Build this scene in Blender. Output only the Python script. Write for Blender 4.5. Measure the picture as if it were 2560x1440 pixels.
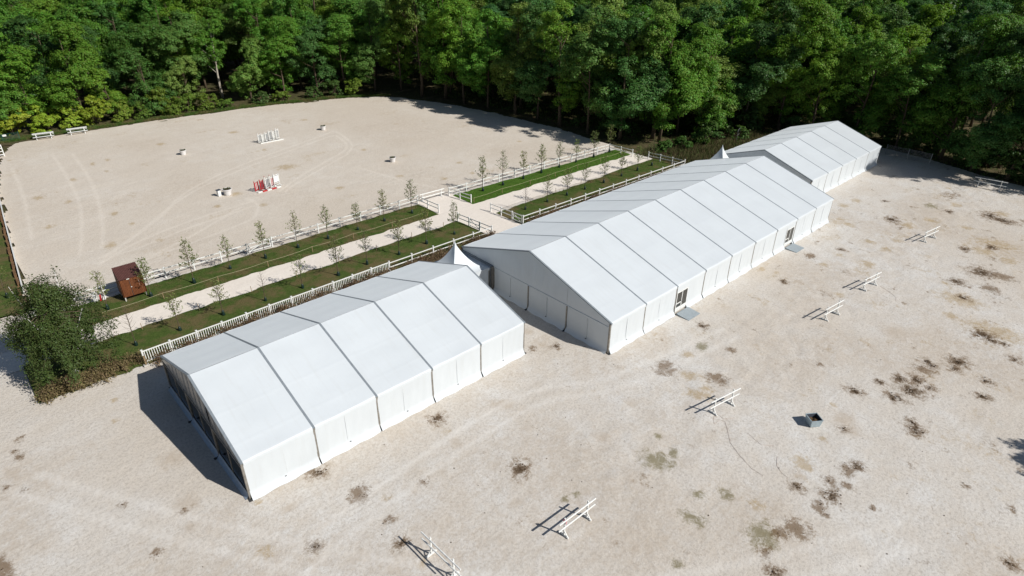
import bpy, math, random
import numpy as np
from mathutils import Matrix, Vector
for o in list(bpy.data.objects): bpy.data.objects.remove(o, do_unlink=True)
S = bpy.context.scene
COL = S.collection
RNG = np.random.default_rng(7)
random.seed(7)
rad = math.radians

# ------------------------------------------------------------------ camera
F_PX, PITCH, ROLL, CAM_H, YAW, CAM_X, CAM_Y = 1580.409, 0.51292, 0.01194, 32.947, 0.81881, -7.6727, -33.3543
fwd = Vector((math.cos(YAW)*math.cos(PITCH), math.sin(YAW)*math.cos(PITCH), -math.sin(PITCH)))
rgt = Vector((math.sin(YAW), -math.cos(YAW), 0)); upv = rgt.cross(fwd)
r2 = math.cos(ROLL)*rgt + math.sin(ROLL)*upv; u2 = -math.sin(ROLL)*rgt + math.cos(ROLL)*upv
cam_data = bpy.data.cameras.new('camera'); cam = bpy.data.objects.new('camera', cam_data); COL.objects.link(cam)
cam.matrix_world = Matrix(((r2.x, u2.x, -fwd.x, CAM_X), (r2.y, u2.y, -fwd.y, CAM_Y), (r2.z, u2.z, -fwd.z, CAM_H), (0, 0, 0, 1)))
cam_data.sensor_fit = 'HORIZONTAL'; cam_data.sensor_width = 36; cam_data.lens = 36*F_PX/2560
cam_data.clip_start = 0.5; cam_data.clip_end = 3000
S.camera = cam

# ------------------------------------------------------------------ light
SUN_AZ, SUN_EL = rad(-69.3), rad(38.6)
sdir = Vector((math.cos(SUN_EL)*math.cos(SUN_AZ), math.cos(SUN_EL)*math.sin(SUN_AZ), math.sin(SUN_EL)))
world = bpy.data.worlds.new('World'); S.world = world; world.use_nodes = True
wn = world.node_tree.nodes; wl = world.node_tree.links; wn.clear()
sky = wn.new('ShaderNodeTexSky'); sky.sky_type = 'NISHITA'; sky.sun_disc = False
sky.sun_elevation = SUN_EL; sky.sun_rotation = math.atan2(sdir.x, sdir.y)
sky.altitude = 100; sky.air_density = 1.0; sky.dust_density = 0.6; sky.ozone_density = 1.2
bg = wn.new('ShaderNodeBackground'); bg.inputs['Strength'].default_value = 0.057
wo = wn.new('ShaderNodeOutputWorld'); wl.new(sky.outputs[0], bg.inputs[0]); wl.new(bg.outputs[0], wo.inputs[0])
sd = bpy.data.lights.new('sun', 'SUN'); sd.energy = 5.0; sd.angle = rad(0.53); sd.color = (1.0, 0.975, 0.935)
sun = bpy.data.objects.new('sun', sd); COL.objects.link(sun); sun.location = sdir*200
sun.rotation_euler = sdir.to_track_quat('Z', 'Y').to_euler()
S.view_settings.view_transform = 'Standard'; S.view_settings.look = 'None'
S.view_settings.exposure = 0.0; S.view_settings.gamma = 1.0; S.view_settings.use_curve_mapping = False
try:
    S.cycles.max_bounces = 8; S.cycles.transparent_max_bounces = 12; S.cycles.diffuse_bounces = 3; S.cycles.glossy_bounces = 3
    S.cycles.caustics_reflective = False; S.cycles.caustics_refractive = False
except Exception: pass

STAINS=[('D',94.36,-19.23,0.67,1.02),('D',82.83,-10.73,0.54,0.78),('G',92.24,-12.58,0.8,1.06),('D',74.29,-23.36,1.01,0.94),('D',69.64,-22.1,0.62,0.54),('D',66.24,-23.62,0.43,0.4),('D',59.58,-27.18,0.69,0.67),('D',59.07,-28.09,0.3,0.41),('D',59.29,-28.9,0.19,0.24),('D',52.83,-26.91,0.58,0.65),('D',51.47,-27.04,0.32,0.35),('D',50.82,-24.94,0.36,0.35),('D',50.51,-25.46,0.29,0.35),('D',46.35,-24.34,0.41,0.51),('D',47.2,-25.33,0.41,0.51),('D',57.01,-30.25,0.36,0.38),('D',51.44,-29.44,0.35,0.33),('D',44.58,-23.34,0.27,0.25),('D',55.43,-9.34,0.26,0.39),('D',68.33,-10.1,0.24,0.24),('D',89.2,-7.5,0.23,0.35),('D',91.8,-14.92,0.39,0.51),('D',40.91,-8.41,0.35,0.37),('D',93.81,-20.93,1.09,0.66),('D',82.91,-22.12,0.4,0.55),('D',79.81,-20.12,0.39,0.53),('S',84.3,-22.29,2.52,1.71),('S',80.9,-21.82,1.38,1.21),('S',65.6,-23.61,2.12,1.6),('S',61.09,-27.7,2.54,1.73),('S',80.2,-24.48,0.96,1.03),('S',72.51,-13.66,0.74,0.76),('S',76.32,-13.69,0.81,0.81),('S',73.16,-11.36,0.75,0.66),('S',76.71,-7.62,0.74,0.73),('S',82.95,-4.24,0.8,0.83),('S',86.3,-4.76,0.75,0.87),('B',63.81,-8.4,0.62,0.81),('S',62.68,-10.56,0.56,0.55),('T',62.57,-13.71,0.77,0.64),('T',56.63,-10.52,0.66,0.59),('S',56.7,-7.86,0.36,0.51),('S',56.28,-6.2,0.41,0.73),('S',66.68,-13.85,0.93,1.03),('S',57.11,-14.69,0.6,0.47),('T',53.78,-21.53,1.16,1.36),('T',48.18,-22.48,0.79,0.55),('B',43.17,-18.79,0.32,0.32),('B',49.25,-25.11,0.85,0.68),('S',61.28,-23.98,0.81,0.72),('S',86.53,-14.34,0.98,0.95),('S',82.22,-12.82,0.96,1.06),('S',95.38,-14.74,0.81,0.9),('S',96.49,-19.99,1.01,1.23),('S',87.39,-18.24,0.8,0.77),('B',39.38,-12.35,0.51,0.47),('G',37.87,-10.22,0.52,0.81),('S',35.8,-10.14,0.54,0.51),('B',34.67,-13.83,0.96,0.7),('S',33.3,-12.08,1.03,0.58),('B',70.65,-25.03,0.96,0.86),('S',68.27,-21.25,0.44,0.43),('S',66.6,-10.59,0.62,0.47),('B',74.89,-24.92,1.37,0.93),('D',43.27,-25.01,0.5,0.41),('D',45.39,-25.52,0.74,0.61),('D',46.87,-26.49,0.31,0.25),('D',41.7,-22.41,0.47,0.41),('D',48.88,-29.85,0.4,0.37),('D',40.31,-27.54,0.43,0.47),('D',41.02,-27.02,0.19,0.21),('D',36.32,-23.7,0.15,0.15),('T',37.54,-23.25,0.7,1.05),('T',36.62,-24.45,0.43,0.5),('S',30.47,-23.26,0.75,0.77),('S',30.3,-23.83,0.4,0.42),('T',29.13,-23.6,0.39,0.41),('D',28.02,-24.02,0.36,0.31),('D',29.0,-25.96,0.41,0.46),('B',30.15,-25.32,0.47,0.49),('B',32.3,-25.8,0.51,0.69),('D',33.12,-26.02,0.26,0.35),('B',30.69,-26.3,0.5,0.32),('B',27.44,-25.78,0.43,0.52),('B',27.11,-26.38,0.32,0.29),('B',29.92,-28.3,0.21,0.22),('G',22.45,-24.44,0.96,1.05),('B',24.53,-25.63,0.82,0.81),('B',23.48,-25.09,0.46,0.53),('B',21.4,-25.19,0.44,0.49),('G',20.5,-20.81,0.88,0.54),('D',20.58,-26.21,0.43,0.29),('G',23.81,-21.07,0.49,0.44),('S',24.6,-22.89,0.7,0.36),('G',22.4,-19.88,0.49,0.36),('D',31.66,-35.55,0.17,0.2),('B',36.76,-31.8,0.25,0.22),('B',36.74,-34.58,0.13,0.16),('S',38.6,-21.95,0.29,0.22),('S',34.02,-23.21,0.27,0.28),('S',31.61,-13.95,1.16,0.65),('S',32.72,-13.89,0.67,0.44),('D',13.93,-1.95,0.43,0.37),('B',5.58,-4.49,0.7,0.79),('B',9.37,-6.53,0.38,0.37),('D',15.06,-10.09,0.45,0.54),('B',5.89,-7.68,0.36,0.26),('D',5.36,-9.7,0.15,0.12),('T',2.94,-8.67,0.63,0.52),('T',18.86,-4.02,0.83,0.7),('T',21.82,-11.89,0.72,0.61),('T',26.61,-10.94,0.58,0.4),('T',12.82,-12.2,0.53,0.34),('T',16.97,-14.58,0.6,0.43),('T',17.73,-20.27,0.5,0.43),('T',15.72,-19.63,0.44,0.47),('G',22.95,-16.09,1.15,0.82),('G',16.27,-14.23,0.27,0.25),('G',15.43,-14.02,0.24,0.24),('G',24.48,-16.39,0.44,0.42),('G',25.01,-14.6,0.3,0.36),('T',12.79,-14.25,0.51,0.38),('G',16.73,-21.96,0.39,0.34),('S',5.52,-11.77,0.33,0.25),('T',13.25,-4.95,0.47,0.42),('S',6.63,-5.99,0.37,0.28),('S',13.43,-3.56,0.42,0.35),('B',32.69,-10.0,0.91,1.09),('B',31.74,-10.14,0.48,0.47),('B',26.1,-0.0,0.36,0.45),('T',27.71,2.19,0.45,0.62),('D',27.94,-1.31,0.29,0.19),('T',-3.3,2.28,0.65,0.88),('B',-3.61,1.9,0.36,0.32),('B',-6.4,5.1,0.23,0.34),('B',-5.95,-0.32,0.34,0.32),('T',-9.71,10.61,0.38,0.68),('B',-10.89,10.87,0.24,0.34),('T',-11.15,13.04,0.49,1.09),('B',-11.7,11.89,0.19,0.21),('B',-10.54,14.65,0.14,0.19),('B',-10.66,15.57,0.17,0.29),('B',-10.19,16.92,0.12,0.2),('D',4.42,-0.86,0.42,0.35),('D',1.33,-6.28,0.34,0.27),('S',-1.03,-4.67,0.58,0.42),('T',-2.73,-3.62,0.86,0.48),('T',-2.64,7.24,0.79,0.87),('S',-4.46,14.4,0.24,0.31),('S',-3.85,17.12,0.38,0.34),('T',-4.76,-0.35,0.34,0.32),('S',0.28,-0.69,0.26,0.25),('B',-12.97,4.52,0.47,1.33),('T',-3.72,0.33,0.45,0.41),('T',1.48,-2.5,0.52,0.41)]
STRAW=[('S',21.12,87.7,0.69,0.79),('S',9.7,83.45,0.38,0.91),('S',5.66,77.08,0.47,1.01),('S',11.99,84.15,0.38,0.94),('S',33.58,86.99,1.02,0.86),('S',33.25,72.93,0.41,0.72),('S',32.06,61.95,1.64,1.44),('S',0.28,94.03,0.38,0.49),('S',10.43,78.21,0.3,0.64),('S',46.11,61.83,0.48,0.7),('S',54.18,45.67,0.52,0.62),('S',69.8,48.03,0.43,0.5),('S',47.59,41.23,0.61,0.72),('S',52.45,40.4,0.5,0.57),('S',0.42,71.93,0.76,0.9),('S',6.67,58.99,0.52,0.93),('S',-0.53,59.63,0.59,0.73),('S',3.08,67.61,0.43,0.68),('S',3.6,48.66,0.66,1.0),('S',17.67,52.48,0.54,0.62),('S',22.53,48.99,0.54,0.61),('S',21.48,55.54,0.79,0.84),('S',8.49,46.43,0.48,0.5),('S',7.39,53.81,0.4,0.57),('S',33.73,48.06,0.7,0.68),('S',43.27,46.68,0.55,0.56),('S',47.57,86.72,0.78,0.63),('S',32.16,99.86,0.62,0.65)]
TRACKS=[[(6.0,93.5),(5.3,79.8),(4.3,67.6),(2.7,58.0),(0.3,47.9)],[(8.5,91.4),(7.7,77.6),(6.3,65.8),(4.3,54.8),(2.7,48.6)],[(2.7,45.8),(10.6,53.5),(16.5,60.9),(27.2,67.5),(45.0,74.4),(47.8,75.5),(47.6,71.2),(46.0,65.6),(43.1,62.0),(40.7,60.4),(31.2,54.8),(27.0,51.8)],[(2.0,45.7),(6.5,49.6),(16.3,59.7),(27.5,65.9),(43.3,72.1),(46.5,72.8),(46.3,69.5),(45.3,66.3),(42.7,63.2),(32.2,56.8),(26.6,52.5)],[(21.7,53.2),(22.1,50.3),(20.9,47.2),(18.7,45.0),(12.1,43.3),(4.3,41.6)],[(21.2,49.4),(12.2,47.7),(5.4,45.6),(1.9,45.8)],[(21.7,51.3),(12.9,49.8),(6.1,47.4),(1.5,44.2)],[(19.8,50.1),(11.8,45.1),(6.4,42.5)],[(-0.1,89.4),(-1.2,72.4),(-2.9,56.5)],[(40.6,54.0),(42.3,45.2),(44.3,38.8)]]
CHAINS=[[(30.26,-16.24),(29.77,-16.43),(29.43,-16.75),(30.17,-16.79),(30.26,-17.19),(29.41,-17.93),(28.46,-18.7),(27.78,-19.87),(27.27,-21.1),(27.23,-21.97)],[(30.68,-15.98),(30.48,-16.95),(31.19,-17.4),(31.86,-17.05),(32.18,-16.36)],[(30.44,-18.92),(30.16,-19.66),(30.01,-20.33),(30.6,-21.03)],[(29.72,-21.73),(28.84,-22.15),(28.46,-22.73),(28.34,-23.23)],[(62.32,-15.95),(62.19,-17.03),(61.55,-18.2),(60.85,-18.92),(60.22,-19.14)]]


# ------------------------------------------------------------------ helpers
def tag(o, label=None, cat=None, group=None, kind=None):
    for k, v in (('label', label), ('category', cat), ('group', group), ('kind', kind)):
        if v: o[k] = v
    return o
def root(name, loc, label, cat, group=None, rz=0.0):
    o = bpy.data.objects.new(name, None); COL.objects.link(o); o.location = loc; o.rotation_euler = (0, 0, rz)
    o.empty_display_size = 0.2
    return tag(o, label, cat, group)
def link(name, me, parent=None, loc=(0, 0, 0), rot=(0, 0, 0), scale=None):
    o = bpy.data.objects.new(name, me); COL.objects.link(o); o.parent = parent; o.location = loc; o.rotation_euler = rot
    if scale is not None: o.scale = scale
    return o
def mesh(name, v, f, m=None, smooth=False):
    me = bpy.data.meshes.new(name); me.from_pydata([tuple(p) for p in v], [], [tuple(q) for q in f]); me.update()
    if m: me.materials.append(m)
    if smooth: me.polygons.foreach_set('use_smooth', [True]*len(me.polygons))
    return me
def np_mesh(name, v, f, m=None, smooth=False):
    """v (n,3) array, f (k,c) int array with constant corner count"""
    v = np.asarray(v, np.float32); f = np.asarray(f, np.int32)
    me = bpy.data.meshes.new(name); me.vertices.add(len(v)); me.vertices.foreach_set('co', v.ravel())
    k, c = f.shape; me.loops.add(k*c); me.loops.foreach_set('vertex_index', f.ravel())
    me.polygons.add(k); me.polygons.foreach_set('loop_start', np.arange(0, k*c, c, dtype=np.int32))
    try: me.polygons.foreach_set('loop_total', np.full(k, c, np.int32))
    except Exception: pass
    if smooth: me.polygons.foreach_set('use_smooth', np.ones(k, bool))
    if m: me.materials.append(m)
    me.update(calc_edges=True); me.validate()
    return me
class MB:
    def __init__(s): s.v = []; s.f = []
    def add(s, v, f):
        n = len(s.v); s.v += [tuple(p) for p in v]; s.f += [tuple(i+n for i in q) for q in f]; return s
    def box(s, c, d, rz=0.0, rx=0.0, taper=1.0):
        v = []
        for z in (-.5, .5):
            k = 1.0 if z < 0 else taper
            for x, y in ((-.5, -.5), (.5, -.5), (.5, .5), (-.5, .5)):
                p = Vector((x*d[0]*k, y*d[1]*k, z*d[2]))
                if rx: p = Matrix.Rotation(rx, 3, 'X') @ p
                if rz: p = Matrix.Rotation(rz, 3, 'Z') @ p
                v.append(p+Vector(c))
        return s.add(v, [(3, 2, 1, 0), (4, 5, 6, 7), (0, 1, 5, 4), (1, 2, 6, 5), (2, 3, 7, 6), (3, 0, 4, 7)])
    def bar(s, a, b, w, h=None):
        a = Vector(a); b = Vector(b); h = h or w; d = (b-a).normalized()
        t = Vector((0, 0, 1)) if abs(d.z) < .95 else Vector((1, 0, 0))
        x = d.cross(t).normalized()*w/2; y = x.normalized().cross(d)*h/2
        v = [a-x-y, a+x-y, a+x+y, a-x+y, b-x-y, b+x-y, b+x+y, b-x+y]
        return s.add(v, [(3, 2, 1, 0), (4, 5, 6, 7), (0, 1, 5, 4), (1, 2, 6, 5), (2, 3, 7, 6), (3, 0, 4, 7)])
    def tube(s, pts, rs, n=6, cap=True):
        pts = [Vector(p) for p in pts]; V = []; Fc = []
        for i, p in enumerate(pts):
            d = (pts[min(i+1, len(pts)-1)]-pts[max(i-1, 0)]).normalized()
            t = Vector((0, 0, 1)) if abs(d.z) < .9 else Vector((1, 0, 0))
            x = d.cross(t).normalized(); y = x.cross(d)
            r = rs[i] if isinstance(rs, (list, tuple)) else rs
            V += [p+(x*math.cos(2*math.pi*k/n)+y*math.sin(2*math.pi*k/n))*r for k in range(n)]
        for i in range(len(pts)-1):
            for k in range(n):
                a = i*n+k; b = i*n+(k+1) % n; Fc.append((a, b, b+n, a+n))
        if cap: Fc += [tuple(range(n-1, -1, -1)), tuple(range(len(V)-n, len(V)))]
        return s.add(V, Fc)
    def lathe(s, prof, n=20, c=(0, 0, 0)):
        V = [(c[0]+r*math.cos(2*math.pi*k/n), c[1]+r*math.sin(2*math.pi*k/n), c[2]+z) for r, z in prof for k in range(n)]
        Fc = [(i*n+k, i*n+(k+1) % n, (i+1)*n+(k+1) % n, (i+1)*n+k) for i in range(len(prof)-1) for k in range(n)]
        return s.add(V, Fc)
    def mesh(s, name, m, smooth=False): return mesh(name, s.v, s.f, m, smooth)
    def obj(s, name, m, parent=None, loc=(0, 0, 0), rot=(0, 0, 0), smooth=False):
        return link(name, s.mesh(name, m, smooth), parent, loc, rot)
_bc = {}
def boxo(name, m, parent, c, d, rot=(0, 0, 0)):
    """a box part that shares its mesh with boxes of the same size"""
    k = (m.name, tuple(round(x, 3) for x in d))
    if k not in _bc: _bc[k] = MB().box((0, 0, 0), d).mesh(name, m)
    return link(name, _bc[k], parent, c, rot)
def copy_tree(o, parent=None):
    c = o.copy(); COL.objects.link(c); c.parent = parent
    for ch in list(o.children):
        d = ch.copy(); COL.objects.link(d); d.parent = c
        for g in list(ch.children):
            e = g.copy(); COL.objects.link(e); e.parent = d
    return c
ORD = ['first', 'second', 'third', 'fourth', 'fifth', 'sixth', 'seventh', 'eighth', 'ninth', 'tenth', 'eleventh', 'twelfth',
       'thirteenth', 'fourteenth', 'fifteenth', 'sixteenth', 'seventeenth', 'eighteenth', 'nineteenth', 'twentieth', 'twenty-first', 'twenty-second',
       'twenty-third', 'twenty-fourth', 'twenty-fifth', 'twenty-sixth', 'twenty-seventh', 'twenty-eighth', 'twenty-ninth', 'thirtieth'] + ['%d.' % i for i in range(31, 99)]
def vnoise(x, y, seed=0, sc=1.0):
    """smooth 2-D value noise in [-1,1] on arrays"""
    x = np.asarray(x, float)/sc; y = np.asarray(y, float)/sc
    ix = np.floor(x).astype(int); iy = np.floor(y).astype(int); fx = x-ix; fy = y-iy
    fx = fx*fx*(3-2*fx); fy = fy*fy*(3-2*fy)
    def h(a, b):
        n = (a*374761393 + b*668265263 + seed*1442695041) & 0x7fffffff
        n = (n ^ (n >> 13))*1274126177 & 0x7fffffff
        return ((n ^ (n >> 16)) & 0xffff)/32767.5-1
    return (h(ix, iy)*(1-fx)+h(ix+1, iy)*fx)*(1-fy)+(h(ix, iy+1)*(1-fx)+h(ix+1, iy+1)*fx)*fy

# ------------------------------------------------------------------ materials
class NT:
    def __init__(s, name):
        s.m = bpy.data.materials.new(name); s.m.use_nodes = True; s.n = s.m.node_tree.nodes; s.l = s.m.node_tree.links
        s.n.clear(); s.out = s.n.new('ShaderNodeOutputMaterial')
    def node(s, t, **kw):
        o = s.n.new(t)
        for k, v in kw.items():
            if k in o.inputs: s.set(o, k, v)
            else: setattr(o, k, v)
        return o
    def set(s, o, k, v):
        if isinstance(v, bpy.types.NodeSocket): s.l.new(v, o.inputs[k])
        else: o.inputs[k].default_value = v
    def coord(s, kind='Object'): return s.node('ShaderNodeTexCoord').outputs[kind]
    def pos(s): return s.node('ShaderNodeNewGeometry').outputs['Position']
    def noise(s, vec, scale, detail=4, rough=.55, dist=0.0):
        o = s.node('ShaderNodeTexNoise'); s.l.new(vec, o.inputs['Vector']); o.inputs['Scale'].default_value = scale
        o.inputs['Detail'].default_value = detail; o.inputs['Roughness'].default_value = rough; o.inputs['Distortion'].default_value = dist
        return o.outputs['Fac']
    def ramp(s, fac, stops):
        o = s.node('ShaderNodeValToRGB'); s.l.new(fac, o.inputs[0]); e = o.color_ramp.elements
        while len(e) < len(stops): e.new(.5)
        for i, (p, c) in enumerate(stops):
            e[i].position = p; e[i].color = (c, c, c, 1) if isinstance(c, (int, float)) else (*c, 1)
        return o.outputs[0]
    def mix(s, fac, a, b, mode='MIX'):
        o = s.node('ShaderNodeMix', data_type='RGBA', blend_type=mode)
        for k, v in ((0, fac), (6, a), (7, b)):
            if isinstance(v, bpy.types.NodeSocket): s.l.new(v, o.inputs[k])
            else: o.inputs[k].default_value = v if k == 0 else (*v, 1)
        return o.outputs[2]
    def math(s, op, a, b=0.0, c=0.0):
        o = s.node('ShaderNodeMath', operation=op)
        for k, v in enumerate((a, b, c)):
            if isinstance(v, bpy.types.NodeSocket): s.l.new(v, o.inputs[k])
            else: o.inputs[k].default_value = v
        return o.outputs[0]
    def bump(s, h, strength, dist=.02):
        o = s.node('ShaderNodeBump'); s.l.new(h, o.inputs['Height']); o.inputs['Strength'].default_value = strength; o.inputs['Distance'].default_value = dist
        return o.outputs[0]
    def pbr(s, col, rough=.7, spec=.3, metal=0.0, normal=None, **kw):
        o = s.node('ShaderNodeBsdfPrincipled')
        if isinstance(col, bpy.types.NodeSocket): s.l.new(col, o.inputs['Base Color'])
        else: o.inputs['Base Color'].default_value = (*col, 1)
        s.set(o, 'Roughness', rough); o.inputs['Specular IOR Level'].default_value = spec; o.inputs['Metallic'].default_value = metal
        if normal: s.l.new(normal, o.inputs['Normal'])
        s.l.new(o.outputs[0], s.out.inputs[0]); return o
def simple(name, c, rough=.6, spec=.3, metal=0.0, var=.12, scale=3.0):
    t = NT(name); n = t.noise(t.coord(), scale, 5, .6)
    lo = tuple(x*(1-var) for x in c); hi = tuple(min(1, x*(1+var)) for x in c)
    t.pbr(t.ramp(n, [(.3, lo), (.7, hi)]), rough, spec, metal); return t.m

M = {}
def fabric(name, base, rough=.42):
    t = NT(name); p = t.pos()
    n1 = t.noise(p, .35, 3, .5); n2 = t.noise(p, 2.2, 4, .6)
    c = t.mix(t.ramp(n1, [(.35, 0.0), (.7, 1.0)]), base, tuple(x*.955 for x in base))
    dirt = t.ramp(n2, [(.55, 0.0), (.85, .10)])
    c = t.mix(dirt, c, (.45, .44, .40))
    ms = t.node('ShaderNodeMapping'); t.l.new(p, ms.inputs[0]); ms.inputs['Scale'].default_value = (3.2, .22, .30)
    c = t.mix(t.ramp(t.noise(ms.outputs[0], 1.0, 5, .65), [(.52, 0.0), (.80, .22)]), c, (.47, .46, .43))
    oi = t.node('ShaderNodeObjectInfo'); c = t.mix(t.math('MULTIPLY', oi.outputs['Random'], .06), c, tuple(x*.72 for x in base))
    mp = t.node('ShaderNodeMapping'); t.l.new(p, mp.inputs[0]); mp.inputs['Scale'].default_value = (.9, .9, .9)
    b = t.bump(t.noise(mp.outputs[0], 1.6, 3, .5), .12, .05)
    q = t.pbr(c, rough, .4, 0, b); q.inputs['Sheen Weight'].default_value = .68; q.inputs['Sheen Roughness'].default_value = .4; q.inputs['Sheen Tint'].default_value = (.92, .97, 1, 1); return t.m
M['fabric'] = fabric('tent_fabric', (.605, .638, .655))
M['wallfab'] = fabric('tent_wall_fabric', (.585, .615, .63), .5)
M['keder'] = simple('dark_rail_metal', (.21, .235, .255), .5, .4)
M['alu'] = simple('aluminium_post', (.27, .25, .22), .5, .4, .4, .25)
M['seam'] = simple('seam_grey', (.60, .625, .635), .6)
M['strap'] = simple('strap_dark', (.05, .05, .05), .7)
M['white'] = simple('white_painted_wood', (.72, .72, .69), .5, .35, 0, .14, 5)
M['whiteold'] = simple('weathered_white_paint', (.66, .65, .60), .6, .3, 0, .14, 6)
M['pvc'] = None
t = NT('window_foil'); fr = t.node('ShaderNodeFresnel'); fr.inputs[0].default_value = 1.5
tr = t.node('ShaderNodeBsdfTransparent'); tr.inputs[0].default_value = (.42, .44, .46, 1)
gl = t.node('ShaderNodeBsdfGlossy'); gl.inputs['Roughness'].default_value = .08
b_ = t.bump(t.noise(t.pos(), 1.3, 3), .15, .05); t.l.new(b_, gl.inputs['Normal'])
mx = t.node('ShaderNodeMixShader'); t.l.new(fr.outputs[0], mx.inputs[0]); t.l.new(tr.outputs[0], mx.inputs[1]); t.l.new(gl.outputs[0], mx.inputs[2])
t.l.new(mx.outputs[0], t.out.inputs[0]); M['pvc'] = t.m
M['tintfoil'] = simple('smoky_gable_foil', (.16, .165, .17), .25, .5, 0, .35, 1.2)
M['doorglass'] = simple('dark_door_glass', (.035, .036, .033), .12, .5)
M['interior'] = simple('interior_floor', (.03, .035, .045), .9)
M['plinth'] = simple('blue_grey_plinth', (.30, .36, .44), .6)
M['ramp'] = simple('grey_ramp_board', (.30, .34, .36), .7, .25, 0, .12, 5)
M['steel'] = simple('galvanised_steel', (.32, .33, .34), .4, .5, .6)
M['greenmesh'] = simple('green_wire_mesh', (.02, .09, .07), .5)
M['bag'] = simple('green_watering_bag', (.008, .024, .018), .45, .4, 0, .3)
M['bin'] = simple('white_plastic_bin', (.33, .40, .43), .4, .4)
M['terracotta'] = simple('whitewashed_tub', (.66, .64, .62), .7)
M['soil'] = simple('potting_soil', (.06, .045, .03), .95, .1, 0, .5, 12)
M['manure'] = simple('manure', (.085, .056, .033), .95, .1, 0, .5, 9)
M['red'] = simple('red_paint', (.45, .025, .03), .45, .4)
M['navy'] = simple('dark_slat_paint', (.06, .07, .09), .5)
M['rope'] = simple('straw_rope', (.42, .36, .24), .9)
M['stake'] = simple('wooden_stake', (.27, .19, .11), .85, .2, 0, .25)
M['concrete'] = simple('concrete', (.50, .48, .44), .9, .2)
M['chain'] = simple('red_chain', (.46, .34, .28), .5)
M['sleeper'] = simple('wooden_sleeper', (.16, .09, .045), .85, .2, 0, .45, 2.5)
M['bark'] = simple('bark', (.10, .075, .05), .95, .15, 0, .4, 5)
M['palebark'] = simple('pale_bark', (.36, .32, .26), .9, .15, 0, .3, 4)
t = NT('birch_bark'); n = t.noise(t.coord(), 6, 3); t.pbr(t.ramp(n, [(.38, (.05, .045, .04)), (.46, (.62, .60, .57))]), .8, .2); M['birch'] = t.m
t = NT('stained_boards'); p = t.coord(); mp = t.node('ShaderNodeMapping'); t.l.new(p, mp.inputs[0]); mp.inputs['Scale'].default_value = (8, 8, .6)
t.pbr(t.ramp(t.noise(mp.outputs[0], 2, 5, .6), [(.3, (.10, .032, .013)), (.7, (.19, .066, .024))]), .6, .25); M['boards'] = t.m
M['rust'] = simple('rust_red_sheet', (.115, .05, .042), .55, .35, .2, .2, 4)

def leafmat(name, trans=.3, var=.5):
    t = NT(name); oi = t.node('ShaderNodeObjectInfo'); ge = t.node('ShaderNodeNewGeometry')
    h = t.node('ShaderNodeHueSaturation'); t.l.new(oi.outputs['Color'], h.inputs['Color'])
    rnd = ge.outputs['Random Per Island']
    t.l.new(t.math('ADD', t.math('MULTIPLY', rnd, .05), .475), h.inputs['Hue'])
    nz = t.noise(t.coord(), .55, 3, .6)
    t.l.new(t.math('ADD', t.math('MULTIPLY', t.math('ADD', rnd, nz), var), 1-var*.95), h.inputs['Value'])
    p = t.node('ShaderNodeBsdfPrincipled'); t.l.new(h.outputs[0], p.inputs['Base Color']); p.inputs['Roughness'].default_value = .5; p.inputs['Specular IOR Level'].default_value = .18
    tl = t.node('ShaderNodeBsdfTranslucent')
    g2 = t.mix(1.0, h.outputs[0], (1.25, 1.35, .5), 'MULTIPLY'); t.l.new(g2, tl.inputs[0])
    mx = t.node('ShaderNodeMixShader'); mx.inputs[0].default_value = trans
    t.l.new(p.outputs[0], mx.inputs[1]); t.l.new(tl.outputs[0], mx.inputs[2]); t.l.new(mx.outputs[0], t.out.inputs[0]); return t.m
M['leaf'] = leafmat('leaves')
M['twigleaf'] = leafmat('dry_hedge_leaves', .15, .7)

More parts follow.
